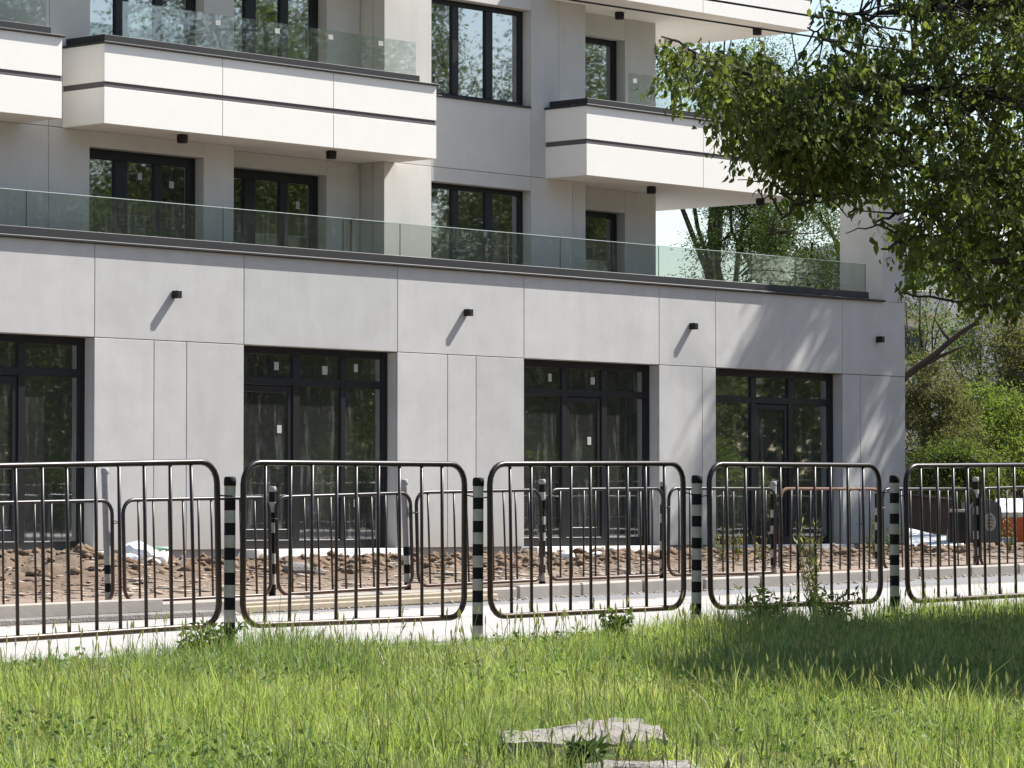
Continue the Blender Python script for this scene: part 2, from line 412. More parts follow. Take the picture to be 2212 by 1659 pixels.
# ------------------------------------------------------------------ the new apartment building
B=empty('apartment_building',(20,0,0),'new grey and white apartment building with dark framed windows behind the barriers','building')
XL=20.0; XR=52.155
LV=[3.0,6.045,9.015,11.985]            # ceilings: shop lintel, then storeys of 2.97 m
def part(name,m,fn,parent=B,smooth=False):
    b=MB(); fn(b); return b.build(name,m,parent,smooth)
G=.005
# shop openings in the ground floor facade
OPEN=[(29.70,32.90),(35.78,39.01),(41.90,45.25),(46.74,50.29)]
PIERS=[(XL,29.70,[22.2,24.8,27.3]),(32.90,35.78,[34.02,34.65]),(39.01,41.90,[40.13,40.78]),(45.25,46.74,[46.38]),(50.29,XR,[50.81])]
for a,b,j in PIERS:
    part('pier',M_STUCCO,lambda q:q.box(a+.012,b-.012,.034,.42,-.4,2.994))
    e=[a]+j+[b]
    for p,q_ in zip(e[:-1],e[1:]):
        part('wall_panel',M_STUCCO,lambda q:q.bbox(p+(G if p!=a else 0),q_-(G if q_!=b else 0),0,.030,.0,2.995,.004))
    part('plinth',M_CORE,lambda q:q.box(a+.03,b-.03,.05,.40,-.6,-.002))
    # reveal linings either side of the pier
    part('reveal_panel',M_STUCCO,lambda q:q.box(a,a+.010,.034,.30,0,2.994))
    part('reveal_panel',M_STUCCO,lambda q:q.box(b-.010,b,.034,.30,0,2.994))
part('spandrel',M_STUCCO,lambda q:q.box(XL,XR-.002,.034,.28,3.004,4.318))
e=[XL,23.,26.4,29.70,32.90,35.78,39.01,41.90,45.25,46.74,50.29,XR]
for p,q_ in zip(e[:-1],e[1:]):
    part('wall_panel',M_STUCCO,lambda q:q.bbox(p+G,q_-(G if q_<XR else 0),0,.030,3.006,4.320 if q_<XR else 4.335,.004))
# return wall at the corner, and the ground floor shell
part('side_wall',M_STUCCO,lambda q:q.box(XR-.30,XR-.004,.425,9.0,-.6,4.31))
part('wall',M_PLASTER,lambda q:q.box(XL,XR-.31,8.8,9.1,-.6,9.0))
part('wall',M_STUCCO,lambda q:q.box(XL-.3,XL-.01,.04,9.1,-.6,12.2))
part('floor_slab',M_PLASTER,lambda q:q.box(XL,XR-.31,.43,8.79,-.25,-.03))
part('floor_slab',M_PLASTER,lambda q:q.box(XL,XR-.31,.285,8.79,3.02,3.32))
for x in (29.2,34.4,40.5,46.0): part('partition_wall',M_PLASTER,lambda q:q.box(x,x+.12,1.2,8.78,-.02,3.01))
# parapet: coping lip, rail channel, glass
part('coping',M_COPING,lambda q:q.bbox(XL,51.50,-.058,.30,4.322,4.362,.008))
part('rail_channel',M_COPING,lambda q:q.bbox(XL,51.18,.075,.195,4.364,4.495,.006))
x=XL+.6
while x<51.1:
    x2=min(x+1.24,51.15)
    part('glass_panel',M_RAIL,lambda q:q.box(x+.008,x2-.008,.128,.142,4.44,5.0))
    part('joint_strip',M_FRAME,lambda q:q.box(x2-.0045,x2+.0045,.130,.140,4.496,4.99))
    part('lit_edge',M_LITEDGE,lambda q:q.box(x+.008,x2-.008,.1275,.1425,5.0005,5.008))  # pale strip painted in for light caught along the glass top
    x=x2
part('corner_pillar',M_STUCCO,lambda q:q.bbox(51.505,XR,.002,.97,4.34,6.37,.004))

def window(x0,x1,z0,z1,y,mull,fr=.085,bar=.085,transom=None,doors=(),glassm=M_PANE,stick=(),depth=.075,parent=B,left=True):
    """dark frame set in an opening; mull: list of (a,b) mullions"""
    f=MB(); d0=y; d1=y+depth
    f.bbox(x0,x0+fr,d0,d1,z0,z1,.006); f.bbox(x1-fr,x1,d0,d1,z0,z1,.006)
    f.bbox(x0+fr,x1-fr,d0,d1,z1-fr,z1,.006); f.bbox(x0+fr,x1-fr,d0,d1,z0,z0+fr*1.2,.006)
    cells=[]; e=[x0+fr]
    for a,b in mull: f.bbox(a,b,d0-.004,d1,z0+fr*1.2,z1-fr,.006); e+= [a,b]
    e.append(x1-fr)
    for i in range(0,len(e),2): cells.append((e[i],e[i+1]))
    o=f.build('window',M_FRAME,parent)
    panes=[]
    for i,(a,b) in enumerate(cells):
        za=z0+fr*1.2; zb=z1-fr
        if transom:
            part('transom',M_FRAME,lambda q:q.bbox(a,b,d0-.002,d1,transom[0],transom[1],.008),o)
            panes.append((a,b,transom[1],zb)); zb=transom[0]
        if i in doors:   # door leaf
            s=.095
            def leaf(q):
                q.bbox(a+.006,a+s,d0+.012,d1-.004,za+.004,zb-.006,.008); q.bbox(b-s,b-.006,d0+.012,d1-.004,za+.004,zb-.006,.008)
                q.bbox(a+s,b-s,d0+.012,d1-.004,zb-.006-s*1.1,zb-.006,.008); q.bbox(a+s,b-s,d0+.012,d1-.004,za+.004,za+.16,.008)
            part('door_leaf',M_FRAME,leaf,o)
            part('door_handle',M_BLACK,lambda q:(q.tube([(b-s*.6,d0-.045,za+.98),(b-s*.6,d0-.045,za+1.12)],.010,6),q.tube([(b-s*.6,d0-.045,za+1.05),(b-s*.6,d0+.015,za+1.05)],.009,6)),o)
            panes.append((a+s,b-s,za+.16,zb-.006-s*1.1))
        else:
            panes.append((a,b,za,zb))
    for a,b,c,d in panes:
        part('pane',glassm,lambda q:q.add([(a,d0+.035,c),(b,d0+.035,c),(b,d0+.035,d),(a,d0+.035,d)],[(0,1,2,3)]),o)
    for sx,sz,sw,sh in stick:
        part('sticker',M_STICK,lambda q:q.box(sx,sx+sw,d0+.026,d0+.030,sz,sz+sh),o)
    return o
T=(2.43,2.55)
window(29.70,32.91,.0,2.998,.205,[(30.66,30.78),(31.69,31.82)],.11,.1,T,(1,),M_PANE)
window(35.78,39.00,.0,2.998,.205,[(36.98,37.13),(37.99,38.09)],.11,.1,T,(0,),M_PANE,[(36.62,2.66,.09,.12),(37.62,2.62,.11,.13),(38.30,2.68,.08,.12),(36.68,1.72,.09,.12),(38.3,.62,.10,.12)])
window(41.90,45.24,.0,2.998,.205,[(43.04,43.16),(44.02,44.16)],.12,.1,T,(1,),M_PANE,[(42.74,2.66,.08,.13),(43.78,2.64,.10,.12),(43.7,1.65,.09,.13)])
window(46.74,50.28,.0,2.998,.205,[(47.95,48.09),(48.99,49.12)],.12,.1,T,(1,),M_PANE)
for i,(a,b) in enumerate(OPEN):
    part('door_sill',M_SILL,lambda q:q.bbox(a+.015,b-.015,-.26,.30,-.14,-.004,.012))
    part('door_sill',M_SILL,lambda q:q.bbox(a+.10,b-.3+.2*i%.3,-.62,-.265,-.26,-.085,.012))

# upper walls: two planes (yw = front wall, yr = recesses)
yw=.90; yr=1.43
def strip(x0,x1,y,z0,z1,th=.25,m=M_UPPER,nm='wall_panel'): part(nm,m,lambda q:q.bbox(x0,x1,y,y+th,z0,z1,.003))
for fl in range(3):
    z0=(3.322,LV[1]+.004,LV[2]+.004)[fl]; z1=LV[fl+1]-.004; top=z1-.228; zt=z1
    # left wall with window A
    for a,b in ((XL,23.9),(23.91,27.2),(27.21,30.2),(30.21,32.80),(32.81,33.57)): strip(a,b,yw,z0,z1)
    strip(33.57,35.80,yw,top+.0,z1)
    strip(35.80,36.41,yw,z0,z1)
    window(33.57,35.795,z0+.02,top,yw+.18,[(34.21,34.45),(34.98,35.13)],.15,.1,None,(),M_PANEU,[(34.68,z1-.62,.08,.10),(35.30,z1-.70,.09,.10)])
    part('return_wall',M_UPPER,lambda q:q.box(36.18,36.405,yw+.26,yr+.2,z0,z1))
    # recess with window C
    strip(36.42,38.88,yr,top-.01,z1)
    strip(38.885,39.62,yr,z0,z1)
    window(36.42,38.875,z0+.02,top-.012,yr+.18,[(37.30,37.53),(38.05,38.22)],.15,.1,None,(),M_PANEU,[(38.42,z1-.78,.08,.12)])
    part('return_wall',M_UPPER,lambda q:q.box(39.632,39.86,yw+.26,yr+.24,z0,z1))
    # bay wall with window B
    strip(39.63,40.70,yw,z0,z1)
    sill=z1-1.845
    strip(40.70,43.065,yw,z0,sill); strip(40.70,43.065,yw,top,z1)
    j=43.75 if fl else 44.09
    strip(43.072,j,yw,z0,z1); strip(j+.007,44.42,yw,z0,z1)
    window(40.70,43.06,sill+.002,top-.002,yw+.18,[(41.37,41.52),(42.16,42.33)],.085,.1,None,(),M_PANEU)
    part('window_sill',M_COPING,lambda q:q.bbox(40.72,43.05,yw-.03,yw+.178,sill+.001,sill+.03,.004))
    part('return_wall',M_UPPER,lambda q:q.box(44.19,44.415,yw+.26,yr+.24,z0,z1))
    # right recess with door D
    strip(44.43,44.98,yr,z0,z1); dt=z1-.375
    strip(44.98,46.05,yr,dt,z1); strip(46.056,46.87,yr,z0,z1)
    window(44.98,46.045,z0+.02,dt-.002,yr+.18,[],.10,.1,None,(),M_PANEU)
    part('side_wall',M_STUCCO,lambda q:q.box(46.63,46.866,yr+.26,9.0,z0-.28,z1))
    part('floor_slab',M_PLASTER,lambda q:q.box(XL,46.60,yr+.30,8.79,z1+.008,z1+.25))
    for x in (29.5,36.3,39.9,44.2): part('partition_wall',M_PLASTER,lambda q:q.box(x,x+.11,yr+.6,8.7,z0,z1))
part('roof',M_STUCCO,lambda q:q.box(XL-.3,46.87,yw,9.1,LV[3]+.26,LV[3]+.9))

def balcony(x0,x1,zb,ydeep,joints,chan=(.05,.30),gl=True,wrap=False,gx=None,stick=()):
    """white parapet box with charcoal band, coping, rail channel and glass"""
    z0=zb; z1=zb+1.135; b0=zb+.515; b1=zb+.597
    th=.20
    o=part('balcony',M_WHITE,lambda q:(q.box(x0+.03,x1-.03,.03,ydeep,z0+.004,z0+.30)))     # slab
    part('parapet',M_WHITE,lambda q:(q.box(x0+.03,x1-.03,.031,.031+th,z0+.302,z1-.004),q.box(x0+.031,x0+.03+th,.235,ydeep,z0+.302,z1-.004),q.box(x1-.03-th,x1-.031,.235,ydeep,z0+.302,z1-.004)),o)
    e=[x0]+joints+[x1]
    for p,r_ in zip(e[:-1],e[1:]):
        for za,zc in ((z0,b0),(b1,z1)):
            part('facing_panel',M_WHITE,lambda q:q.bbox(p+(G if p!=x0 else 0),r_-(G if r_!=x1 else 0),0,.028,za,zc,.003),o)
    for xa,xb in ((x0,x0+.028),(x1-.028,x1)):
        for za,zc in ((z0,b0),(b1,z1)):
            part('facing_panel',M_WHITE,lambda q:q.bbox(xa,xb,.0285,ydeep-.002,za,zc,.003),o)
    part('band',M_BAND,lambda q:(q.box(x0+.012,x1-.012,.012,.0295,b0+.001,b1-.001),q.box(x0+.012,x0+.0295,.0297,ydeep-.004,b0+.001,b1-.001),q.box(x1-.0295,x1-.012,.0297,ydeep-.004,b0+.001,b1-.001)),o)
    part('coping',M_COPING,lambda q:(q.bbox(x0-.035,x1+.035,-.038,.27,z1+.002,z1+.032,.006),q.bbox(x0-.035,x0+.27,.272,ydeep,z1+.002,z1+.032,.006),q.bbox(x1-.27,x1+.035,.272,ydeep,z1+.002,z1+.032,.006)),o)
    c0=x0+chan[0]; c1=x1-chan[1]
    part('rail_channel',M_COPING,lambda q:(q.bbox(c0,c1,.07,.18,z1+.034,z1+.145,.005),q.bbox(c0,c0+.11,.182,ydeep,z1+.034,z1+.145,.005)),o)
    if gx is None: gx=(c0,c1-.05)
    n=max(1,round((gx[1]-gx[0])/1.13)); L=(gx[1]-gx[0])/n
    for i in range(n):
        g0=gx[0]+i*L; part('glass_panel',M_RAIL,lambda q:q.box(g0+.005,g0+L-.005,.118,.132,z1+.10,z1+.66),o)
    for sx,sz in stick: part('sticker',M_STICK,lambda q:q.box(sx,sx+.10,.112,.116,z1+sz,z1+sz+.075),o)
    return o
for f in (1,2):
    zb=LV[f]+(-.005)
    balcony(24.6,32.28,zb,yw-.004,[27.2,29.8],(.05,.14))
    balcony(33.06,39.87,zb,yr-.004,[35.34,37.62],(.06,.30),gx=(33.5,39.54),stick=[(35.3,.50),(36.5,.50),(37.62,.52),(38.70,.53)] if f==1 else ())
    balcony(43.42,49.44,zb,4.6,[46.42],(.10,.15),gx=(44.62,49.2),stick=[(44.72,.50)] if f==1 else ())
# lamps on the building
def wall_light(X,z,label):
    o=empty('wall_light',(X,0,z),label,'wall light','square wall lights along the shop front')
    MB().bbox(X-.045,X+.045,-.135,-.006,z-.055,z+.055,.006).build('housing',M_BLACK,o)
    MB().box(X-.035,X+.035,-.0058,-.001,z-.045,z+.045).build('back_plate',M_BLACK,o)
wall_light(34.39,3.67,'black square wall light above the left pier with long shadow')
wall_light(40.53,3.67,'black square wall light above the second pier, between second and third shop windows')
wall_light(46.07,3.675,'black square wall light above the narrow third pier')
wall_light(51.32,3.645,'black square wall light at the right corner in tree shade')
def soffit_light(X,Y,z,label):
    o=empty('ceiling_light',(X,Y,z),label,'ceiling light','round spotlights under the balconies')
    MB().lathe((X,Y,z),[(.070,-.125),(.078,-.118),(.082,-.03),(.082,-.012)],18).build('housing',M_BLACK,o,False)
    MB().lathe((X,Y,z),[(.06,-.0119),(.06,-.001)],14).build('back_plate',M_BLACK,o)
soffit_light(34.85,.33,LV[1],'black spotlight under the left end of the middle balcony')
soffit_light(37.93,.36,LV[1],'black spotlight under the right half of the middle balcony')
soffit_light(45.68,.53,LV[1],'black spotlight under the right balcony near the wall')
soffit_light(48.72,.60,LV[1],'black spotlight under the outer end of right balcony')
soffit_light(45.41,1.0,LV[2],'black spotlight under the topmost balcony near the wall')
soffit_light(48.52,.5,LV[2],'black spotlight under the outer end of the topmost balcony')
pipe=MB().tube([(39.35,1.36,3.33),(39.36,1.36,5.05),(39.35,1.35,5.12),(39.40,1.33,5.16)],.02,6).build('hanging_cable',M_RUST); tag(pipe,'thin rusty conduit standing in the first floor recess','conduit')

# ------------------------------------------------------------------ barriers and posts
def barrier_mesh(Lp,H,r=.0185,rb=.0105,nb=9):
    rad=.125; pts=[]
    cs=[(-Lp/2+rad,rad,180),(Lp/2-rad,rad,270),(Lp/2-rad,H-rad,0),(-Lp/2+rad,H-rad,90)]
    for cx,cz,a0 in cs:
        for i in range(6):
            a=math.radians(a0+90*i/5); pts.append((cx+rad*math.cos(a),0,cz+rad*math.sin(a)))
    fr=MB().tube(pts,r,10,closed=True)
    bars=[]
    for i in range(nb):
        X=-Lp/2+Lp*(i+1)/(nb+1); bars.append(X)
    return fr,bars,r,rb
FR,BARS,_r,RB=barrier_mesh(1.875,.945)
ME_FRAME=FR.mesh('barrier_frame',M_STEEL,True); ME_FRAME_RUST=FR.mesh('barrier_frame_rust',M_RUST,True)
ME_BAR=MB().tube([(0,0,.012),(0,0,.933)],RB,8).mesh('bar',M_STEEL,True)
ME_TIE=MB().tube([(0,0,0),(.02,-.022,.004),(.05,-.026,0),(.085,-.05,-.004)],.0045,5).mesh('wire_tie',M_STEEL,True)
_all=MB(); _all.v=list(FR.v); _all.f=list(FR.f); _all.m=list(FR.m)
for X in BARS: _all.tube([(X,0,.012),(X,0,.933)],RB,5)
ME_ALL=_all.mesh('barrier_whole',M_STEEL,True)
def barrier(x,y,z,slope,label,group,rust=False,seed=0,whole=False,lean=0):
    rr=random.Random(seed)
    if whole:
        o=bpy.data.objects.new('crowd_barrier',ME_ALL); o.location=(x,y,z); o.rotation_euler=(lean,-math.atan(slope),0); COL.objects.link(o)
        return tag(o,label,'barrier',group)
    o=empty('crowd_barrier',(x,y,z),label,'barrier',group); o.rotation_euler=(lean,-math.atan(slope),0)
    def ch(name,me,loc=(0,0,0),rot=(0,0,0)):
        c=bpy.data.objects.new(name,me); COL.objects.link(c); c.parent=o; c.location=loc; c.rotation_euler=rot; return c
    ch('frame',ME_FRAME_RUST if rust else ME_FRAME)
    for X in BARS: ch('bar',ME_BAR,(X+rr.uniform(-.012,.012),rr.uniform(-.003,.003),0),(rr.uniform(-.006,.006),rr.uniform(-.008,.008),0))
    ch('wire_tie',ME_TIE,(.925,0,.735+rr.uniform(-.02,.02)),(0,rr.uniform(-.2,.2),0)); ch('wire_tie',ME_TIE,(-.925,0,.735),(0,0,math.pi))
    return o
def post(x,y,zg,zt,label,group,r=.0335,band=.072,lean=(0,0),style=0,name='striped_post'):
    o=empty(name,(x,y,zg),label,'post',group)
    H=zt-zg; b=MB(); n=14; z=-.25; zs=[]
    edges=[]; q=H-.05
    while q>-.25: edges.append(q); q-=band
    edges=[-.25]+edges[::-1]; 
    for i,(a,c) in enumerate(zip(edges[:-1],edges[1:])):
        k=(len(edges)-2-i)%2
        if style==1: k=1-((i*7+3)%5<2) if a>-.1 else 0
        if style==2: k=2 if c>H*.42 else (i%2)
        b.mi=(1,0,2)[k] if style!=0 else (1 if k==0 else 0)
        ring=[(r*math.cos(2*math.pi*t/n),r*math.sin(2*math.pi*t/n)) for t in range(n)]
        vs=[(px,py,a) for px,py in ring]+[(px,py,c) for px,py in ring]
        b.add(vs,[(t,(t+1)%n,n+(t+1)%n,n+t) for t in range(n)])
    me=b.mesh('pole',[M_BLACKP,M_WHITEP,M_POSTG],True)
    p=bpy.data.objects.new('pole',me); COL.objects.link(p); p.parent=o
    c=MB().lathe((0,0,0),[(r+.002,H-.052),(r+.003,H-.03),(r+.001,H-.006),(r*.8,H+.002)],n).mesh('cap',M_BLACKP if style==0 else M_POSTG,True)
    p=bpy.data.objects.new('cap',c); COL.objects.link(p); p.parent=o
    o.rotation_euler=(lean[0],lean[1],0); return o
NG='barriers of the near row beside the lawn'; FG='barriers of the far row beside the building site'
NP=[(12.11,-22.87,.69),(14.11,-22.90,.709),(16.10,-23.01,.719),(18.10,-23.115,.750),(20.115,-23.247,.766)]
nl=['black steel barrier at the left edge of the near row','black steel barrier in the near row between first and second striped posts','black steel barrier in the near row between second and third striped posts','black steel barrier in the near row between third and fourth striped posts','black steel barrier at the right edge of the near row']
pl=['','first black and white striped post from the left in the near row','second striped post from the left, standing clear of the grass','third striped post from the left in the near row','fourth striped post, in front of the building corner']
for i,(x,y,zt) in enumerate(NP):
    if i==0: continue
    post(x,y,float(walk(x))-.02,zt,pl[i],'striped posts of the near row',lean=(random.uniform(-.006,.006),random.uniform(-.008,.008)))
mids=[(12.11,14.11),(14.11,16.10),(16.10,18.10),(18.10,20.115),(20.115,22.13)]
zb=[(-.195,-.150),(-.150,-.146),(-.138,-.120),(-.118,-.113),(-.110,-.088)]
yb_=[-22.88,-22.95,-23.06,-23.18,-23.31]
for i,((a,b),(z0,z1)) in enumerate(zip(mids,zb)):
    barrier((a+b)/2,yb_[i],(z0+z1)/2,(z1-z0)/2+ .004,nl[i],NG,seed=i,lean=random.uniform(-.01,.01))
for i in range(30):
    x=23.14+2.01*i; barrier(x,-23.35,-.10+.011*(x-21),.011,'black steel barrier of the near row beyond the right edge, mirrored in the shop windows',NG,whole=True)
    if i%1==0:
        o=None
FP=[(21.93,-12.95,.93,2,(.0,-.045)),(23.935,-13.05,.77,1,(0,0)),(25.84,-13.04,.855,2,(0,-.05)),(27.81,-13.095,.87,1,(0,0)),(29.75,-13.12,.86,1,(0,.012)),(31.68,-13.14,.875,1,(0,0)),(33.62,-13.165,.885,1,(0,0)),(35.565,-13.195,.955,1,(0,0))]
fl_=['tall leaning grey topped post at left end of the far row','worn striped post standing before the second shop window, far row','leaning pale grey post with dark bands, far row','striped post before the third shop window, far row','thin striped post before the narrow pier, far row','striped post before the fourth shop window, far row','weathered post before the building corner, far row','striped post beside the waste bins, far row']
for i,((x,y,zt,st,ln),l) in enumerate(zip(FP,fl_)):
    post(x,y+.06,float(ktop(x))-.03,zt,l,'posts of the far row',r=.035,band=(.085,.10,.09)[i%3],lean=ln,style=st,name='barrier_post')
fx=[19.93,21.93,23.935,25.84,27.81,29.75,31.68,33.62,35.565,37.5]
fb=[-.375,-.335,-.300,-.245,-.205,-.180,-.172,-.165,-.150,-.10]
fn=['far row barrier at the left edge, beside the soil heap','far row barrier in front of the left pier and white bag','far row barrier before the second shop window','far row barrier left of the pale leaning post gap, before second pier','far row barrier before the third shop window','far row barrier before the narrow third pier','rusty brown far row barrier before the fourth shop window','far row barrier passing the building corner','far row barrier in front of the waste bins']
for i in range(9):
    a,b=fx[i],fx[i+1]; barrier((a+b)/2,-13.02-.02*i,(fb[i]+fb[i+1])/2+.02,(fb[i+1]-fb[i])/2,fn[i],FG,rust=(i==6),seed=40+i,lean=random.uniform(-.02,.02))
for i in range(15):
    x=38.5+2.0*i; barrier(x,-13.2,-.085+.006*i,.004,'far row barrier beyond the right edge, mirrored in the shop windows',FG,whole=True)

# ------------------------------------------------------------------ things lying about
def rock(name,c,s,m,label,cat,seed,group=None,flat=.6,sub=2):
    rr=np.random.default_rng(seed)
    import bmesh
    bm=bmesh.new(); bmesh.ops.create_icosphere(bm,subdivisions=sub,radius=1)
    for v in bm.verts:
        d=v.co.normalized(); k=1+.35*(fbm(np.array(d.x*1.7+seed),np.array(d.y*1.7+d.z*1.3),3,seed)-.5)*2
        v.co=Vector((d.x*s[0]*k,d.y*s[1]*k,d.z*s[2]*k))
    me=bpy.data.meshes.new(name); bm.to_mesh(me); bm.free(); me.materials.append(m)
    o=bpy.data.objects.new(name,me); o.location=c; o.rotation_euler=(0,0,float(rr.uniform(0,6))); COL.objects.link(o)
    return tag(o,label,cat,group)
def gz(x,y): return float(dirtz(np.array([x]),np.array([y]))[0])
# loose kerb stones and timbers on the road by the kerb
def beam(name,p0,p1,w_,h,m,label,cat,group=None,roll=0):
    p0=Vector(p0); p1=Vector(p1); d=p1-p0; L=d.length
    o=empty(name,(p0+p1)/2) if False else None
    b=MB().bbox(-L/2,L/2,-w_/2,w_/2,-h/2,h/2,.012)
    me=b.mesh(name,m); ob=bpy.data.objects.new(name,me); COL.objects.link(ob)
    ob.location=(p0+p1)/2; ob.rotation_euler=(roll,-math.atan2(d.z,math.hypot(d.x,d.y)),math.atan2(d.y,d.x))
    return tag(ob,label,cat,group)
rz=lambda x,y: float(roadz(np.array(x),np.array(y)))
beam('loose_kerb_stone',(19.55,-13.62,rz(19.5,-13.6)+.12),(21.95,-13.55,rz(21.9,-13.6)+.115),.15,.13,M_KERB,'long concrete kerb stone lying against the kerb at lower left','kerb stone','loose kerb stones')
beam('loose_kerb_stone',(16.9,-13.66,rz(17,-13.6)+.10),(19.42,-13.60,rz(19.4,-13.6)+.11),.15,.13,M_KERB,'concrete kerb stone running out of the picture at lower left','kerb stone','loose kerb stones')
beam('loose_kerb_stone',(18.6,-13.95,rz(19,-14)+.03),(22.4,-13.78,rz(22,-13.8)+.03),.20,.06,M_SLAB,'flat pale concrete strip below the loose kerb stones','kerb stone','loose kerb stones')
beam('wooden_plank',(23.0,-13.55,rz(23,-13.5)+.055),(26.6,-13.44,rz(26.6,-13.4)+.065),.05,.10,M_WOOD,'upper long pale timber plank lying along the kerb','plank','timber planks at the kerb')
beam('wooden_plank',(22.9,-13.66,rz(23,-13.6)+.035),(26.55,-13.55,rz(26.5,-13.5)+.04),.05,.07,M_WOOD,'lower pale timber plank on the road edge, against the other','plank','timber planks at the kerb')
for i,(u,v,Z,s,l) in enumerate([(300,1222,41.,.20,'large crumpled white plastic bag before the left pier'),(278,1232,40.5,.10,'small white plastic bag on soil left of the bucket'),(640,1232,41.,.13,'white stone among rubble before the second shop window'),(690,1250,41,.07,'small pale stone below the white stone'),(330,1226,40.4,.07,'crumpled white rag right of the large bag'),(1225,1210,48,.10,'white rubble sack below the third shop window'),(1290,1212,48,.09,'crumpled white sheet before third shop door')]):
    p=at(u,v,Z); rock('white_bag' if i not in(2,3) else 'pale_stone',(p.x,p.y,gz(p.x,p.y)+s*.55),(s*1.5,s,s*.75),M_BAGW if i not in (2,3) else M_SLAB,l,'bag' if i not in(2,3) else 'stone',20+i)
p=at(342,1216,41.4); p.z=gz(p.x,p.y)-.01; bk=empty('plastic_bucket',p,'white plastic bucket with green rim beside the white bag','bucket')
bb=MB().lathe((0,0,0),[(.10,0),(.125,.22)],16).mesh('body',M_BAGW,True); o=bpy.data.objects.new('body',bb); COL.objects.link(o); o.parent=bk
bb=MB().lathe((0,0,0),[(.132,.215),(.132,.25),(.12,.252)],16).mesh('rim',M_BUCKG,True); o=bpy.data.objects.new('rim',bb); COL.objects.link(o); o.parent=bk
p=at(283,1206,42.6); p.z=gz(p.x,p.y)+.02; cr=MB()
for k in range(3): cr.bbox(p.x-.18,p.x+.14,p.y-.12,p.y+.12,p.z+.045*k,p.z+.038+.045*k,.008)
tag(cr.build('plastic_crate',M_CRATE),'dark green plastic crate behind the white bag','crate')
p=at(385,1228,41.); p.z=gz(p.x,p.y); tag(MB().tube([p,p+Vector((.05,-.03,.10)),p+Vector((.06,-.05,.2))],[.015,.02,.012],6).build('broken_pipe',M_BAGW),'short white broken pipe sticking out of the soil','pipe')
# concrete slabs in the lawn
def slab(name,poly,th,m,label,z,tilt,seed):
    import bmesh
    cx=sum(p[0] for p in poly)/len(poly); cy=sum(p[1] for p in poly)/len(poly)
    bm=bmesh.new()
    rr=random.Random(seed); pts=[]
    for i in range(len(poly)):
        a=Vector(poly[i]); b=Vector(poly[(i+1)%len(poly)]); nn=max(2,int((b-a).length/.05))
        for k in range(nn): q=a.lerp(b,k/nn); pts.append((q.x-cx+rr.uniform(-.012,.012),q.y-cy+rr.uniform(-.012,.012)))
    top=[bm.verts.new((x,y,rr.uniform(-.006,.006))) for x,y in pts]; bot=[bm.verts.new((x*1.02,y*1.02,-th)) for x,y in pts]
    n=len(pts); ctr=bm.verts.new((0,0,.015))
    for i in range(n):
        j=(i+1)%n; bm.faces.new((bot[i],bot[j],top[j],top[i])); bm.faces.new((top[i],top[j],ctr))
    bmesh.ops.subdivide_edges(bm,edges=[e for e in bm.edges if ctr in e.verts],cuts=4,use_grid_fill=True)
    for v in bm.verts:
        if v.co.z>-.02: v.co.z+=float(fbm(np.array(v.co.x*9+seed),np.array(v.co.y*9),4,seed)-.5)*.045
    me=bpy.data.meshes.new(name); bm.to_mesh(me); bm.free(); me.materials.append(m)
    o=bpy.data.objects.new(name,me); o.location=(cx,cy,z); o.rotation_euler=tilt; COL.objects.link(o); return tag(o,label,'concrete slab','slabs in the lawn')
def lawnpt(u,v):
    lo,hi=8.,30.
    for _ in range(40):
        md=(lo+hi)/2; p=at(u,v,md)
        if p.z>float(lawnz(np.array(p.x),np.array(p.y)))+.09: lo=md
        else: hi=md
    return at(u,v,lo)
pg=[lawnpt(u,v) for u,v in ((1072,1578),(1210,1566),(1260,1552),(1330,1543),(1390,1550),(1438,1578),(1440,1590),(1330,1594),(1200,1600),(1090,1600))]
zc=sum(p.z for p in pg)/len(pg)
slab('concrete_slab',[(p.x,p.y) for p in pg],.12,M_SLAB,'broken pale concrete slab lying in the lawn, the farther one',zc-.01,(.05,-.01,0),3)
pg=[lawnpt(u,v) for u,v in ((1262,1636),(1330,1622),(1420,1628),(1480,1622),(1500,1645),(1440,1665),(1330,1668),(1270,1660))]
zc2=sum(p.z for p in pg)/len(pg)
slab('concrete_slab',[(p.x,p.y) for p in pg],.10,M_SLAB,'broken pale concrete slab at the bottom edge, half sunk in soil',zc2-.03,(.04,0,0),5)
SLABS=[(lawnpt(1262,1574),.62),(lawnpt(1385,1640),.40),(lawnpt(1410,1612),.34),(lawnpt(1470,1610),.26)]

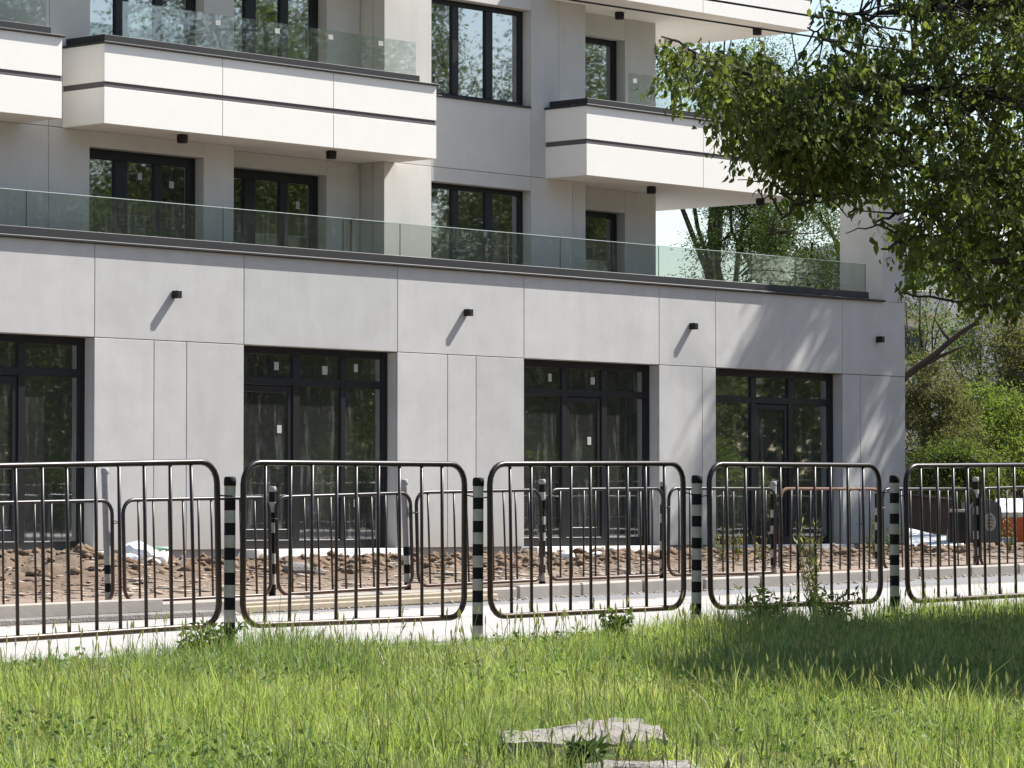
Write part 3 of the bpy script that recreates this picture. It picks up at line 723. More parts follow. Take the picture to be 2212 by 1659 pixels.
# rubble and clods (uncountable)
def scatter_chunks(name,n,xr,yr_,smin,smax,m,seed,label,zf,pw=2.2,el=1.):
    r=np.random.default_rng(seed)
    base=np.array([(1,0,0),(-1,0,0),(0,1,0),(0,-1,0),(0,0,1),(0,0,-1)],float); tri=np.array([(0,2,4),(2,1,4),(1,3,4),(3,0,4),(2,0,5),(1,2,5),(3,1,5),(0,3,5)])
    X=r.uniform(*xr,n); Y=r.uniform(*yr_,n); s=smin+(smax-smin)*r.random(n)**pw
    sc=np.stack([s*r.uniform(.7,1.5,n)*(1+(el-1)*r.random(n)),s*r.uniform(.6,1.2,n)/(1+(el-1)*.35),s*r.uniform(.35,.8,n)/(1+(el-1)*.35)],1)
    vv=base[None]*sc[:,None]*(1+r.uniform(-.35,.35,(n,6,1))); a=r.uniform(0,6.28,n); ca,sa=np.cos(a)[:,None],np.sin(a)[:,None]
    b=r.uniform(-.5,.5,n); cb,sb=np.cos(b)[:,None],np.sin(b)[:,None]
    x=vv[...,0]; y=vv[...,1]*cb-vv[...,2]*sb; z=vv[...,1]*sb+vv[...,2]*cb
    co=np.stack([x*ca-y*sa+X[:,None],x*sa+y*ca+Y[:,None],z+zf(X,Y)[:,None]+s[:,None]*.2],2).reshape(-1,3)
    f=(tri[None]+6*np.arange(n)[:,None,None]).reshape(-1,3)
    o=bpy.data.objects.new(name,np_mesh(name,co,f,m)); COL.objects.link(o); return tag(o,label,'rubble',None,'stuff')
scatter_chunks('rubble',16000,(18,50),(-11.9,-5.5),.006,.055,M_RUB,1,'pale rubble and wood chips strewn behind the far barriers',dirtz,3.5,4.)
scatter_chunks('soil_clods',12000,(18,53),(-8.6,-.7),.012,.12,M_CLODS,2,'brown soil clods heaped before the shop front',dirtz,3.)
scatter_chunks('gravel',2500,(16,45),(-13.75,-13.33),.006,.03,M_RUB,3,'small gravel and dead leaves along the far kerb',roadz,3.)

# ------------------------------------------------------------------ leaves, grass and trees
def palette(cols,n,r,jit=.18):
    cols=np.array(cols); w_=r.dirichlet(np.ones(len(cols))*.7,n); c=w_@cols
    return np.clip(c*(1+r.uniform(-jit,jit,(n,1)))*(1+r.uniform(-.06,.06,(n,3))),0,1)
def leaves(pos,dirs,size,aspect,cols,r,fold=.25,curl=.15,rich=False):
    """pos (n,3), dirs (n,3) leaf axis -> vertices, triangles, colours. Each leaf: pointed, folded along its midrib"""
    n=len(pos); d=dirs/np.linalg.norm(dirs,axis=1,keepdims=True)
    rv=r.normal(size=(n,3)); s=np.cross(d,rv); s/=np.linalg.norm(s,axis=1,keepdims=True)+1e-9; nn=np.cross(s,d)
    L=size*(.7+.6*r.random(n))[:,None]; W=L*aspect*(.8+.4*r.random(n))[:,None]
    if rich:
        def P(t,w_,h): return pos+d*L*t+s*W*w_+nn*L*h
        vs=[P(0,0,0),P(.30,.46,fold*.35),P(.30,-.46,fold*.35),P(.36,0,0),P(.68,.36,fold*.25-curl*.5),P(.68,-.36,fold*.25-curl*.5),P(.70,0,-curl*.6),P(1.0,0,-curl*1.5)]
        tri=[(0,3,1),(0,2,3),(1,3,6),(1,6,4),(3,2,5),(3,5,6),(4,6,7),(6,5,7)]
    else:
        def P(t,w_,h): return pos+d*L*t+s*W*w_+nn*L*h
        vs=[P(0,0,0),P(.45,.5,fold*.4),P(.45,-.5,fold*.4),P(1,0,-curl)]
        tri=[(0,3,1),(0,2,3)]
    k=len(vs); co=np.stack(vs,1).reshape(-1,3); f=(np.array(tri)[None]+k*np.arange(n)[:,None,None]).reshape(-1,3)
    return co,f,np.repeat(cols,k,0)

def limb_pts(a,b,n,wob,r,sag=0):
    a=Vector(a); b=Vector(b); L=(b-a).length; out=[]
    off=Vector((0,0,0))
    for i in range(n+1):
        t=i/n
        if 0<i<n: off+=Vector(r.normal(size=3))*wob*L/n
        out.append(a.lerp(b,t)+off*math.sin(math.pi*t)+Vector((0,0,-sag*L*math.sin(math.pi*t))))
    return out
def tree(name,label,base,height,spread,crown_lo,cols,seed,leaf=.10,aspect=.5,ncl=70,lpc=220,cl=.55,trunk_r=.16,bark=None,group=None,droop=.2,lean=(0,0),limbs=9,cat='tree',squash=.75,shape=1.0,zst=1.):
    r=np.random.default_rng(seed); base=Vector(base); bark=bark or M_BARKG
    root=empty(name,base,label,cat,group)
    mb=MB(); cz=base.z+(crown_lo+height)/2; hz=(height-crown_lo)/2
    topc=Vector((base.x+lean[0],base.y+lean[1],base.z+height*.8))
    tp=limb_pts(base+Vector((0,0,-.3)),topc,8,.10,r); mb.tube(tp,[trunk_r*(1.15-.95*i/8) for i in range(9)],9)
    ends=[]
    for i in range(limbs):
        t=.25+.6*i/limbs; k=min(7,int(t*8)); p0=tp[k]
        if p0.z<base.z+crown_lo*.7: p0=tp[min(7,k+2)]
        a=i*2.4+r.uniform(-.5,.5); rad=spread*r.uniform(.55,.9)
        zz=base.z+crown_lo+(height-crown_lo)*r.uniform(.25,.9)
        e=Vector((base.x+lean[0]*.7+rad*math.cos(a),base.y+lean[1]*.7+rad*math.sin(a),zz))
        lp=limb_pts(p0,e,6,.16,r,-.06); r0=trunk_r*.45*(1-.5*t); mb.tube(lp,[r0*(1-.85*j/6) for j in range(7)],6); ends+=lp[2:]
    pos=[];dr=[];E=np.array([tuple(e) for e in ends])
    cc=[]
    while len(cc)<ncl:
        v=r.normal(size=3); v/=np.linalg.norm(v); q=r.random()**.45
        p=np.array([v[0]*spread*q,v[1]*spread*q,v[2]*hz*q]); 
        wfac=(1-.35*shape*max(0,p[2]/hz)); p[:2]*=wfac
        p+=np.array([base.x+lean[0]*.7,base.y+lean[1]*.7,cz]); cc.append(p)
    for p in cc:
        e=E[np.argmin(((E-p)**2).sum(1))]; lp=limb_pts(e,p,3,.25,r,.05); mb.tube(lp,[.022*trunk_r/.16,.016*trunk_r/.16,.01*trunk_r/.16,.004],4)
        m=int(lpc*r.uniform(.6,1.4)); c=cl*r.uniform(.6,1.3)
        g=r.normal(size=(m,3))*np.array([c,c,c*squash*zst])*.6; pos.append(p+g)
        d=g*.6/c+r.normal(size=(m,3))*.7; d[:,2]-=droop*2; dr.append(d)
    pos=np.concatenate(pos); dr=np.concatenate(dr); C=palette(cols,len(pos),r)
    co,f,cv=leaves(pos,dr,leaf,aspect,C,r)
    mb.build('trunk',bark,root,True)
    link(bpy.data.objects.new('crown',np_mesh('crown',co,f,M_LEAF,cv)),root); return root
GREEN=[(.045,.085,.018),(.075,.125,.025),(.11,.165,.035),(.035,.065,.02)]
DKGREEN=[(.025,.05,.018),(.045,.075,.022),(.06,.10,.03)]
BRIGHT=[(.09,.14,.03),(.12,.17,.042),(.15,.19,.05),(.06,.095,.028)]
BROWN=[(.15,.125,.09),(.115,.10,.07),(.19,.165,.125),(.11,.125,.06)]
OLIVE=[(.06,.085,.03),(.09,.11,.04),(.05,.07,.03)]
def gpt(u,Z,z=None):
    p=at(u,1116,Z); 
    return (p.x,p.y,gz(p.x,p.y) if z is None else z)
# trees behind the building
tree('pine_tree','dark trunked tree with feathery foliage behind terrace, left of the pillar',gpt(1650,84,-.2),12.5,1.5,3.0,DKGREEN+[(.09,.14,.035)],101,.085,.28,90,430,.55,.22,M_BARK,'trees behind the building',.1,(-.3,0),12)
tree('pine_tree','green feathery tree directly left of the white pillar',gpt(1745,80,-.2),8.6,1.9,1.8,DKGREEN+OLIVE,102,.08,.3,90,430,.5,.17,M_BARK,'trees behind the building',.1,(.2,0),11)
tree('pine_tree','tall sparse tree seen above the right balcony',gpt(1545,92,-.2),15,2.4,8.2,DKGREEN,103,.085,.3,40,230,.5,.24,M_BARK,'trees behind the building',.3,(-.3,0),12)
tree('pine_tree','tall thin leaved tree behind the right edge of topmost balcony',gpt(1860,96,-.2),17,3.2,6.0,OLIVE,104,.085,.3,46,200,.55,.22,M_BARK,'trees behind the building',.2,(0,0),14)
tree('shrub','low bright green shrubs behind the terrace',gpt(1715,74,-.2),5.4,.95,1.0,DKGREEN+OLIVE,105,.08,.4,60,400,.5,.08,None,'trees behind the building',.1,(0,0),8)
# right of the building
tree('broadleaf_tree','bright green bushy tree beside the building corner',gpt(2165,95,-.2),4.2,2.3,1.4,BRIGHT+[(.19,.24,.09)],111,.10,.45,90,330,.42,.08,None,'shrubs beyond the building corner',.1)
tree('dry_shrub','brown withered thuja beside the building corner',gpt(2010,92,-.2),4.9,1.25,1.0,BROWN+OLIVE,112,.10,.3,60,260,.40,.07,None,'shrubs beyond the building corner',.0)
tree('broadleaf_tree','yellow green bush under the brown thuja',gpt(2065,90,-.2),2.6,1.2,1.0,BRIGHT+OLIVE,113,.09,.45,60,300,.35,.05,None,'shrubs beyond the building corner',.1)
tree('broadleaf_tree','olive and brown tinged tree at the right edge',gpt(2235,99,-.2),6.2,2.1,3.0,BROWN[:2]+OLIVE,114,.12,.4,60,220,.45,.1,None,'shrubs beyond the building corner',.1)
tree('broadleaf_tree','green tree before the distant white block',gpt(2120,106,-.2),7.4,1.6,3.6,OLIVE,115,.11,.45,22,180,.5,.14,M_BARK,'shrubs beyond the building corner',.1)
tree('broadleaf_tree','large dark green tree behind the fruit tree at right',gpt(2330,88,-.2),17,5.0,6.2,DKGREEN+OLIVE,116,.16,.45,110,200,.75,.3,M_BARK,'shrubs beyond the building corner',.15,(0,0),14)
tree('broadleaf_tree','light green tree in front of the distant block, right of the corner',gpt(1990,112,-.2),9.6,1.9,4.4,GREEN+BRIGHT,117,.10,.45,30,230,.5,.12,M_BARK,'shrubs beyond the building corner',.1)
# leaning dark limb from behind the corner
lm=empty('leaning_tree',gpt(1925,70,-.2),'dark forked bare limb rising from behind the building corner','tree')
p=[at(u,v,70) for u,v in ((1850,1000),(1900,880),(1957,812),(2020,765),(2070,722),(2105,700),(2150,640))]
MB().tube([Vector((p[0].x,p[0].y,-.3))]+p,[.16,.13,.10,.075,.06,.05,.045,.02],7).build('trunk',M_BARK,lm,True)
q=[at(u,v,70) for u,v in ((1985,795),(2030,770),(2060,757),(2085,745))]
MB().tube(q,[.05,.045,.035,.02],6).build('limb',M_BARK,lm,True)
q=[at(u,v,70) for u,v in ((2052,737),(2035,715),(2020,690))]
MB().tube(q,[.035,.03,.012],6).build('limb',M_BARK,lm,True)
# tall tree that shades the corner of the facade, and park trees, some mirrored, some added to cut skylight
tree('tall_tree','tall leafy tree out of the picture at right, shading the facade corner',(60.9,-3.3,-.15),19.5,4.0,7.0,GREEN,121,.17,.65,56,900,.55,.26,M_BARK,None,.15,(0,0),14)
tree('young_tree','leafy tree by the near barriers out of the picture at right, shading the grass',tuple(at(1106+7668*5.45/21.6,1200,21.6).xy)+(-.3,),5.0,1.75,1.5,DKGREEN,122,.09,.65,180,560,.36,.08,M_BARK,None,.2,(0,0),10)
tree('young_tree','second leafy tree by the near barriers out of the picture at right',tuple(at(1106+7668*6.7/24.6,1200,24.6).xy)+(-.3,),6.4,1.7,2.6,DKGREEN,123,.10,.65,140,520,.38,.09,M_BARK,None,.2,(0,0),10)
PG='park trees mirrored in the windows'
t1=tree('park_tree','leafy park tree out of the picture, some mirrored in the windows, some added to block low sky',(64,-29,-.5),17.5,4.6,1.6,OLIVE+[(.085,.11,.05)],131,.12,.5,150,430,.85,.24,M_BARK,PG,.35,(0,0),13,'tree',.9,.8,1.4)
t2=tree('park_tree','leafy park tree out of the picture, some mirrored in the windows, some added to block low sky',(56,-31,-.5),15.0,4.2,1.2,OLIVE+DKGREEN,132,.12,.5,140,430,.8,.22,M_BARK,PG,.3,(0,0),13,'tree',.9,.8,1.3)
for i,(s,x,y) in enumerate(((t1,72,-31),(t2,69,-36),(t1,84,-33),(t2,92,-27),(t1,79,-29.5),(t1,52,-27.2),(t2,101,-36),(t1,61,-42),(t2,76,-46),(t1,46,-50),(t2,36,-47),(t1,27,-52),(t2,15,-50),(t1,4,-54),(t2,-9,-49),(t1,-20,-44),(t2,54,-58),(t1,20,-63),(t2,40,-62),(t1,88,-52),(t2,95,-44),(t1,102,-51),(t2,108,-41),(t1,96,-61),(t2,84,-62),(t1,113,-57),(t2,118,-47),(t1,121,-34),(t2,110,-27),(t1,129,-41),(t2,70,-56),(t1,66,-49))):  # copies behind the camera are added to cut skylight on the facade
    c=copy_tree(s,(x,y,-.5)); c.rotation_euler=(0,0,1.3*i+.4); c.scale=(1,1,(1.02 if i in (0,4) else .82+.06*(i%4)) if i<9 else .95+.06*(i%4))

t3=tree('park_shrub','sunlit shrub out of the picture at right, mirrored in the shop windows',(58,-25.6,-.4),3.0,2.0,.3,BRIGHT,133,.11,.5,60,260,.45,.06,None,'park shrubs mirrored in the windows',.1,(0,0),7,'shrub')
for i,(x,y) in enumerate(((66,-25.0),(71.5,-26.0),(77,-25.2),(53,-25.4),(86,-26))):
    c=copy_tree(t3,(x,y,-.4)); c.rotation_euler=(0,0,1.7*i+1); c.scale=(1.1,1.1,.8+.15*(i%3))
def far_wood_screen():  # added leaf belt, blocks the horizon sky in the window reflections
    r=np.random.default_rng(909); n=52000; t=r.random(n)
    ang=math.radians(-62)+math.radians(58)*t; rad=r.uniform(118,134,n); X=38+rad*np.cos(ang)*.95; Y=-5+rad*np.sin(ang)
    top=7+7*fbm(t*26,np.zeros(n),3,5); z=-.5+top*r.random(n)**.8
    co,f,cv=leaves(np.stack([X,Y,z],1),r.normal(size=(n,3)),.75,.6,palette(DKGREEN+OLIVE,n,r),r)
    o=bpy.data.objects.new('distant_wood',np_mesh('distant_wood',co,f,M_LEAF,cv)); COL.objects.link(o); tag(o,'far-off belt of leaves added beyond the park to block mirrored horizon sky','wood',None,'stuff')
far_wood_screen()
# the fruit tree in the foreground at right
def fruit_tree():
    r=np.random.default_rng(55)
    base=at(2700,1116,15.2); base.z=float(lawnz(np.array(base.x),np.array(base.y)))-.05
    root=empty('fruit_tree',base,'dark leafy fruit tree hanging into the picture at upper right','tree')
    limbs=MB(); pts=[]
    def L(pp,r0,r1,n=5):
        q=[at(u,v,Z) for u,v,Z in pp]
        out=[q[0]]
        for a,b in zip(q[:-1],q[1:]):
            for k in range(1,n+1): out.append(a.lerp(b,k/n)+Vector(r.normal(size=3))*.008)
        m=len(out)-1; limbs.tube(out,[r0+(r1-r0)*i/m for i in range(m+1)],7); 
        for o_ in out: pts.append(tuple(o_))
    tr=[base,base+Vector((.02,.03,.7)),at(2640,640,15.0),at(2600,420,14.9),at(2580,100,14.8),at(2570,-250,14.7)]
    limbs.tube(tr,[.10,.085,.075,.06,.045,.02],9)
    L([(2600,470,14.9),(2400,450,14.7),(2212,415,14.5),(2110,385,14.4),(2025,377,14.3),(1935,330,14.2),(1850,330,14.1)],.040,.010)
    L([(2585,300,14.8),(2380,240,14.6),(2150,200,14.3),(1950,190,14.1),(1800,185,14.0),(1650,175,13.9),(1520,130,13.8),(1425,75,13.8)],.035,.003)
    L([(2570,60,14.8),(2350,20,14.5),(2100,10,14.2),(1900,35,14.1),(1790,20,14.0)],.03,.004)
    L([(1935,330,14.2),(1830,385,14.1),(1760,430,14.05),(1690,465,14.0)],.013,.006)
    L([(1850,330,14.1),(1750,320,14.0),(1690,345,13.95),(1660,360,13.9)],.010,.003)
    L([(2400,450,14.7),(2300,540,14.4),(2200,560,14.3),(2050,570,14.2),(1960,520,14.2),(1900,540,14.2)],.022,.004)
    L([(2300,540,14.4),(2240,640,14.3),(2150,660,14.3),(2060,650,14.3)],.015,.003)
    L([(2110,385,14.4),(2000,450,14.5),(1930,470,14.5),(1890,480,14.4)],.012,.004)
    L([(2150,200,14.3),(2050,265,14.5),(1950,290,14.5),(1800,270,14.4),(1700,255,14.3),(1620,240,14.2)],.014,.003)
    L([(1950,190,14.1),(1850,120,14.2),(1780,80,14.2),(1740,60,14.2)],.012,.003)
    # bare twigs low on the left
    for pp in ([(1760,430,14.05),(1710,420,14.0),(1680,400,14.0),(1640,388,13.95),(1600,392,13.95)],[(1720,448,14.0),(1700,425,14.0),(1660,400,14.0)],[(1690,465,14.0),(1665,425,13.98),(1640,415,13.95)],[(1735,440,14.0),(1725,410,14),(1700,385,14.)],[(1960,520,14.2),(1905,485,14.2),(1870,490,14.2),(1828,500,14.2)],[(2060,650,14.3),(1990,640,14.3),(1945,632,14.3),(1930,618,14.3)],[(1850,430,14.2),(1842,460,14.2),(1838,470,14.2)]):
        L(pp,.006,.0018,3)
    E=np.array(pts); tw=MB(); pos=[];dr=[]
    # leafy regions: (polygon in photo measure, sprays per area, distance range)
    def inside(u,v,pg):
        c=False; j=len(pg)-1
        for i in range(len(pg)):
            if (pg[i][1]>v)!=(pg[j][1]>v) and u<(pg[j][0]-pg[i][0])*(v-pg[i][1])/(pg[j][1]-pg[i][1])+pg[i][0]: c=not c
            j=i
        return c
    regs=[([(1400,55),(1440,85),(1500,110),(1580,120),(1680,130),(1800,140),(1900,120),(1950,200),(1880,330),(1800,370),(1700,370),(1660,340),(1610,280),(1560,240),(1500,200),(1440,125)],240,(13.4,14.4)),
          ([(1560,200),(1640,230),(1760,250),(1850,300),(1850,400),(1760,400),(1690,370),(1640,310),(1590,270)],120,(13.5,14.5)),
          ([(1760,0),(1850,30),(1900,60),(1960,80),(2000,150),(1900,170),(1830,90),(1760,60)],26,(13.8,14.6)),
          ([(1900,-60),(2420,-80),(2420,560),(2320,640),(2190,660),(2100,640),(2040,640),(2010,590),(1930,550),(1900,510),(1930,460),(1890,440),(1800,440),(1760,380),(1880,330),(1960,240),(1980,130),(1960,40)],560,(13.5,15.3)),
          ([(2420,-400),(2900,-450),(3000,600),(2700,700),(2420,620)],260,(13.6,15.6)),
          ([(1900,-420),(2420,-420),(2420,-80),(1900,-60)],150,(13.6,15.3)),
          ([(2140,330),(2420,330),(2420,560),(2320,640),(2190,660),(2060,620),(2000,540)],130,(14.2,15.4))]
    for pg,n,zr in regs:
        us=[p[0] for p in pg]; vs=[p[1] for p in pg]; k=0
        while k<n:
            u=r.uniform(min(us),max(us)); v=r.uniform(min(vs),max(vs))
            if not inside(u,v,pg): continue
            k+=1
            c=at(u,v,r.uniform(*zr)); ca=np.array(c); e=E[np.argmin(((E-ca)**2).sum(1))]
            sv=ca-e; Ls=np.linalg.norm(sv)
            if Ls>.9: e=ca-sv/Ls*.5
            lp=limb_pts(e,c,4,.18,r,.03); tw.tube(lp,[.0045,.0038,.003,.0022,.0012],4)
            # leaves along the outer half of the twig and a hanging spray at its end
            d0=(c-lp[2]).normalized() if (c-lp[2]).length>1e-4 else Vector((0,0,-1))
            side=Vector(r.normal(size=3)); 
            m=int(r.integers(12,20)); t=r.random(m); 
            tip=c+d0*.13+Vector((0,0,-.06)); 
            tw.tube([c,tip],[.0014,.0009],3)
            for tt in t:
                P=c.lerp(tip,tt)+Vector(r.normal(size=3))*.022; pos.append(tuple(P))
                dd=np.array(d0)*.4+r.normal(size=3)*.55; dd[2]-=1.15; dr.append(dd)
            for tt in r.random(6):
                P=Vector(lp[2]).lerp(c,tt); pos.append(tuple(P)); dd=r.normal(size=3)*.8; dd[2]-=.7; dr.append(dd)
    pos=np.array(pos); dr=np.array(dr)
    C=palette([(.055,.080,.026),(.082,.11,.036),(.115,.145,.046),(.064,.088,.034),(.16,.19,.06)],len(pos),r)
    co,f,cv=leaves(pos,dr,.036,.54,C,r,.3,.22,True)
    limbs.build('trunk',M_BARK,root,True); tw.build('twigs',M_BARK,root,True)
    link(bpy.data.objects.new('crown',np_mesh('crown',co,f,M_LEAF,cv,True)),root)
fruit_tree()

# grass
def grass():
    r=np.random.default_rng(77)
    def sample(n,zlo,zhi,lat,pw):
        Z=zlo+(zhi-zlo)*r.random(n)**pw; a=r.uniform(-lat,lat,n)*Z
        X=V[0]*Z+R[0]*a; Y=-38+V[1]*Z+R[1]*a
        k=Y<-23.22; return X[k],Y[k]
    X1,Y1=sample(370000,12.6,29.,.165,.85)
    X3,Y3=sample(110000,12.,31.,.30,.85)
    X2=r.uniform(-6,44,60000); Y2=r.uniform(-37,-23.25,60000)
    X1=np.concatenate([X1,X3]); Y1=np.concatenate([Y1,Y3])
    X=np.concatenate([X1,X2]); Y=np.concatenate([Y1,Y2])
    for p,rad in SLABS:
        k=((X-p.x)**2/(rad*.80)**2+((Y-p.y))**2/(rad*.60)**2)>1
        X=X[k];Y=Y[k]
    dens=fbm(X*.9,Y*.9,3,31); bare=fbm(X*1.4,Y*1.4,3,131); keep=r.random(len(X))<np.clip(.35+1.1*dens,.3,1)*np.where(bare>.66,.25,1); X=X[keep];Y=Y[keep]
    n0=len(X); nt_=16000; ti=r.integers(0,n0,nt_); tx=X[ti]; ty=Y[ti]; pick=r.random(n0)<.62; own=r.integers(0,nt_,n0)
    # blades gather in tussocks: move each picked blade to the nearest of a few random tussocks on a coarse grid
    cell={}; gx=np.floor(tx/.25).astype(int); gy=np.floor(ty/.25).astype(int)
    key=gx*100000+gy; order=np.argsort(key); ks=key[order]; bk=np.floor(X/.25).astype(int)*100000+np.floor(Y/.25).astype(int)
    lo=np.searchsorted(ks,bk); hi=np.searchsorted(ks,bk,'right'); has=(hi>lo)&pick
    sel=order[np.minimum(lo+(r.random(n0)*np.maximum(hi-lo,1)).astype(int),nt_-1)]
    gxo=r.normal(0,.028,n0); gyo=r.normal(0,.028,n0)
    X=np.where(has,tx[sel]+gxo,X); Y=np.where(has,np.minimum(ty[sel]+gyo,-23.2),Y)
    thm=r.uniform(.5,1.3,nt_); tcl=r.uniform(.72,1.25,nt_); tm=np.where(has,thm[sel],.8); tc=np.where(has,tcl[sel],1.); leanx=np.where(has,gxo,0)*2.2; leany=np.where(has,gyo,0)*2.2
    n=len(X); pn=fbm(X*.55,Y*.55,3,41); p2=fbm(X*1.7,Y*1.7,3,43)
    dist=-23.2-Y
    h=(.045+.125*r.random(n)**1.5)*(.45+1.2*p2)
    hE=np.interp(X+.35*dist,[12.6,13.2,13.8,14.2,14.8,15.6,16.3,17.2,18.0,18.7,20.,22.,30.],[.13,.15,.26,.23,.14,.085,.10,.16,.20,.26,.22,.24,.2])
    ew=np.exp(-(dist/.8)**2); h=h*(1-ew)+ew*hE*r.uniform(.35,1.1,n)
    h*=tm*np.where(r.random(n)<.04,1.6,1)*np.where(fbm(X*1.5,Y*1.5,3,91)>.60,.75,1)
    z=lawnz(X,Y)+lawnb(X,Y)
    w_=(.0013+.0026*r.random(n)**1.5); a=r.uniform(0,2*np.pi,n); ln=r.uniform(.05,.55,n)*h; b=a+r.normal(0,1.2,n)
    wx,wy=np.cos(a)*w_,np.sin(a)*w_; lx,ly=np.cos(b)*ln*.8+leanx,np.sin(b)*ln*.8+leany
    def st(x,y,zz): return np.stack([x,y,zz],1)
    v0=st(X-wx,Y-wy,z-.01); v1=st(X+wx,Y+wy,z-.01); v2=st(X+lx*.4-wx*.8,Y+ly*.4-wy*.8,z+h*.6); v3=st(X+lx*.4+wx*.8,Y+ly*.4+wy*.8,z+h*.6); v4=st(X+lx,Y+ly,z+h*(1-.25*(ln/h)))
    co=np.stack([v0,v1,v2,v3,v4],1).reshape(-1,3)
    f=(np.array([(0,1,3),(0,3,2),(2,3,4)])[None]+5*np.arange(n)[:,None,None]).reshape(-1,3)
    g=np.array([(.155,.24,.068),(.23,.305,.09),(.32,.36,.145),(.085,.15,.058),(.215,.27,.165),(.54,.49,.33)])
    pc=np.clip((pn-.5)*3.2+.5,0,1); wgt=np.stack([.8+0*pn,1.6*pc,1.5*p2*pc,1.6*(1-pc),.9*(1-p2),.9*np.clip((fbm(X*1.5,Y*1.5,3,91)-.52)*6,0,1)+.10],1)*r.random((n,6))**2.2
    wgt/=wgt.sum(1,keepdims=True); C=wgt@g; C*=(1+r.uniform(-.25,.25,(n,1)))*tc[:,None]*1.12
    o=bpy.data.objects.new('grass',np_mesh('grass',co,f,M_GRASS,np.repeat(np.clip(C,0,1),5,0))); COL.objects.link(o)
    tag(o,'long green meadow grass in the foreground','grass',None,'stuff')
    # broad-leaved weeds: clover-like leaflets
    m=26000; Z=13+13*r.random(m); aa=r.uniform(-.16,.16,m)*Z; X=V[0]*Z+R[0]*aa; Y=-38+V[1]*Z+R[1]*aa
    k=(Y<-23.25)&(fbm(X*.8,Y*.8,3,71)>.52)
    for p,rad in SLABS: k&=((X-p.x)**2+(Y-p.y)**2)>(rad*.62)**2
    X=X[k];Y=Y[k]; m=len(X)
    pos=np.stack([X,Y,lawnz(X,Y)+r.uniform(.02,.10,m)],1); dr=r.normal(size=(m,3)); dr[:,2]=np.abs(dr[:,2])*.5
    C=palette([(.09,.15,.05),(.13,.19,.07),(.07,.13,.04)],m,r)
    co,f,cv=leaves(pos,dr,.030,.7,C,r,.2,.1)
    o=bpy.data.objects.new('weeds',np_mesh('weeds',co,f,M_GRASS,cv)); COL.objects.link(o); tag(o,'low broad leaved weeds among the grass','weeds',None,'stuff')
    # seed heads on stalks
    m=3600; Z=13.5+11.5*r.random(m); aa=r.uniform(-.15,.16,m)*Z; X=V[0]*Z+R[0]*aa; Y=-38+V[1]*Z+R[1]*aa
    dd=-23.2-Y; u=1106+7668*aa/Z
    pk=np.where((u>1480)&(dd>1.0)&(dd<4.6),1.,np.where(dd<.9,.6,.30)); k=(dd>.05)&(r.random(m)<pk); X=X[k];Y=Y[k]; m=len(X)
    CO=[];F=[];CC=[];b0=0
    for i in range(m):
        zz=float(lawnz(np.array(X[i]),np.array(Y[i]))); H=r.uniform(.13,.25); lx,ly=r.normal(0,.028,2); w_=.0016; hl=r.uniform(.03,.055); hw=r.uniform(.004,.0065)
        t=np.array([X[i]+lx,Y[i]+ly,zz+H]); b=np.array([X[i],Y[i],zz]); d=(t-b)/np.linalg.norm(t-b)
        for sx in (np.array([R[0],R[1],0]),np.array([V[0],V[1],0])):
            CO+= [b-sx*w_,b+sx*w_,t+sx*w_,t-sx*w_, t+sx*hw+d*hl*.3,t-sx*hw+d*hl*.3,t+sx*hw*.8+d*hl*.75,t-sx*hw*.8+d*hl*.75,t+d*hl*1.25]
            F+= [(b0,b0+1,b0+2),(b0,b0+2,b0+3),(b0+3,b0+2,b0+4),(b0+3,b0+4,b0+5),(b0+5,b0+4,b0+6),(b0+5,b0+6,b0+7),(b0+7,b0+6,b0+8)]; b0+=9
            CC+= [(.16,.20,.08)]*4+[(.33,.34,.19)]*5
    o=bpy.data.objects.new('grass_seed_heads',np_mesh('grass_seed_heads',np.array(CO),np.array(F),M_GRASS,np.array(CC))); COL.objects.link(o); tag(o,'pale grass seed heads standing above the lawn','grass',None,'stuff')
grass()
def weed(name,label,p,H,n,seed,leafs,cols,spread=.25,grassy=False,group=None,asp=.25):
    r=np.random.default_rng(seed); root=empty(name,p,label,'weed',group); p=Vector(p); mb=MB(); pos=[];dr=[]
    for i in range(n):
        a=r.uniform(0,6.28); h=H*r.uniform(.5,1.); e=p+Vector((math.cos(a)*spread*h*r.random(),math.sin(a)*spread*h*r.random(),h))
        lp=limb_pts(p+Vector(r.normal(size=3))*.015,e,5,.12,r); mb.tube(lp,[.0035,.003,.0026,.002,.0015,.001],4)
        k=int(r.integers(8,16))
        for t in r.random(k):
            j=int((.15+.85*t)*4.99); q=lp[j].lerp(lp[j+1],r.random()); pos.append(tuple(q)); d=r.normal(size=3)*.6; d[2]+=.9 if grassy else -.05; dr.append(d)
    pos=np.array(pos);dr=np.array(dr); co,f,cv=leaves(pos,dr,leafs,asp,palette(cols,len(pos),r),r)
    mb.build('stems',M_CRATE if False else M_STEMS,root,True); link(bpy.data.objects.new('leaves',np_mesh('leaves',co,f,M_GRASS,cv)),root)
M_STEMS=rough_mat('green_stem',(.10,.13,.045),.2,3,20,60,.7,.05,.001)
def lp_(u,Z): 
    p=at(u,1200,Z); return (p.x,p.y,float(lawnz(np.array(p.x),np.array(p.y))) if p.y<-23.15 else (float(walk(p.x)) if p.y<-18.6 else gz(p.x,p.y)))
weed('tall_weed','tall feathery weed growing inside the fourth near barrier',lp_(1762,24.2),.72,16,1,.07,[(.26,.27,.15),(.34,.33,.20),(.16,.18,.08)],.35,True,asp=.07)
weed('weed_clump','leafy weeds round the foot of the first striped post',lp_(470,20.1),.24,26,2,.05,GREEN,.9,asp=.35)
weed('weed_clump','leafy weeds left of the first striped post',lp_(415,19.7),.22,22,7,.05,BRIGHT,.9,asp=.35)
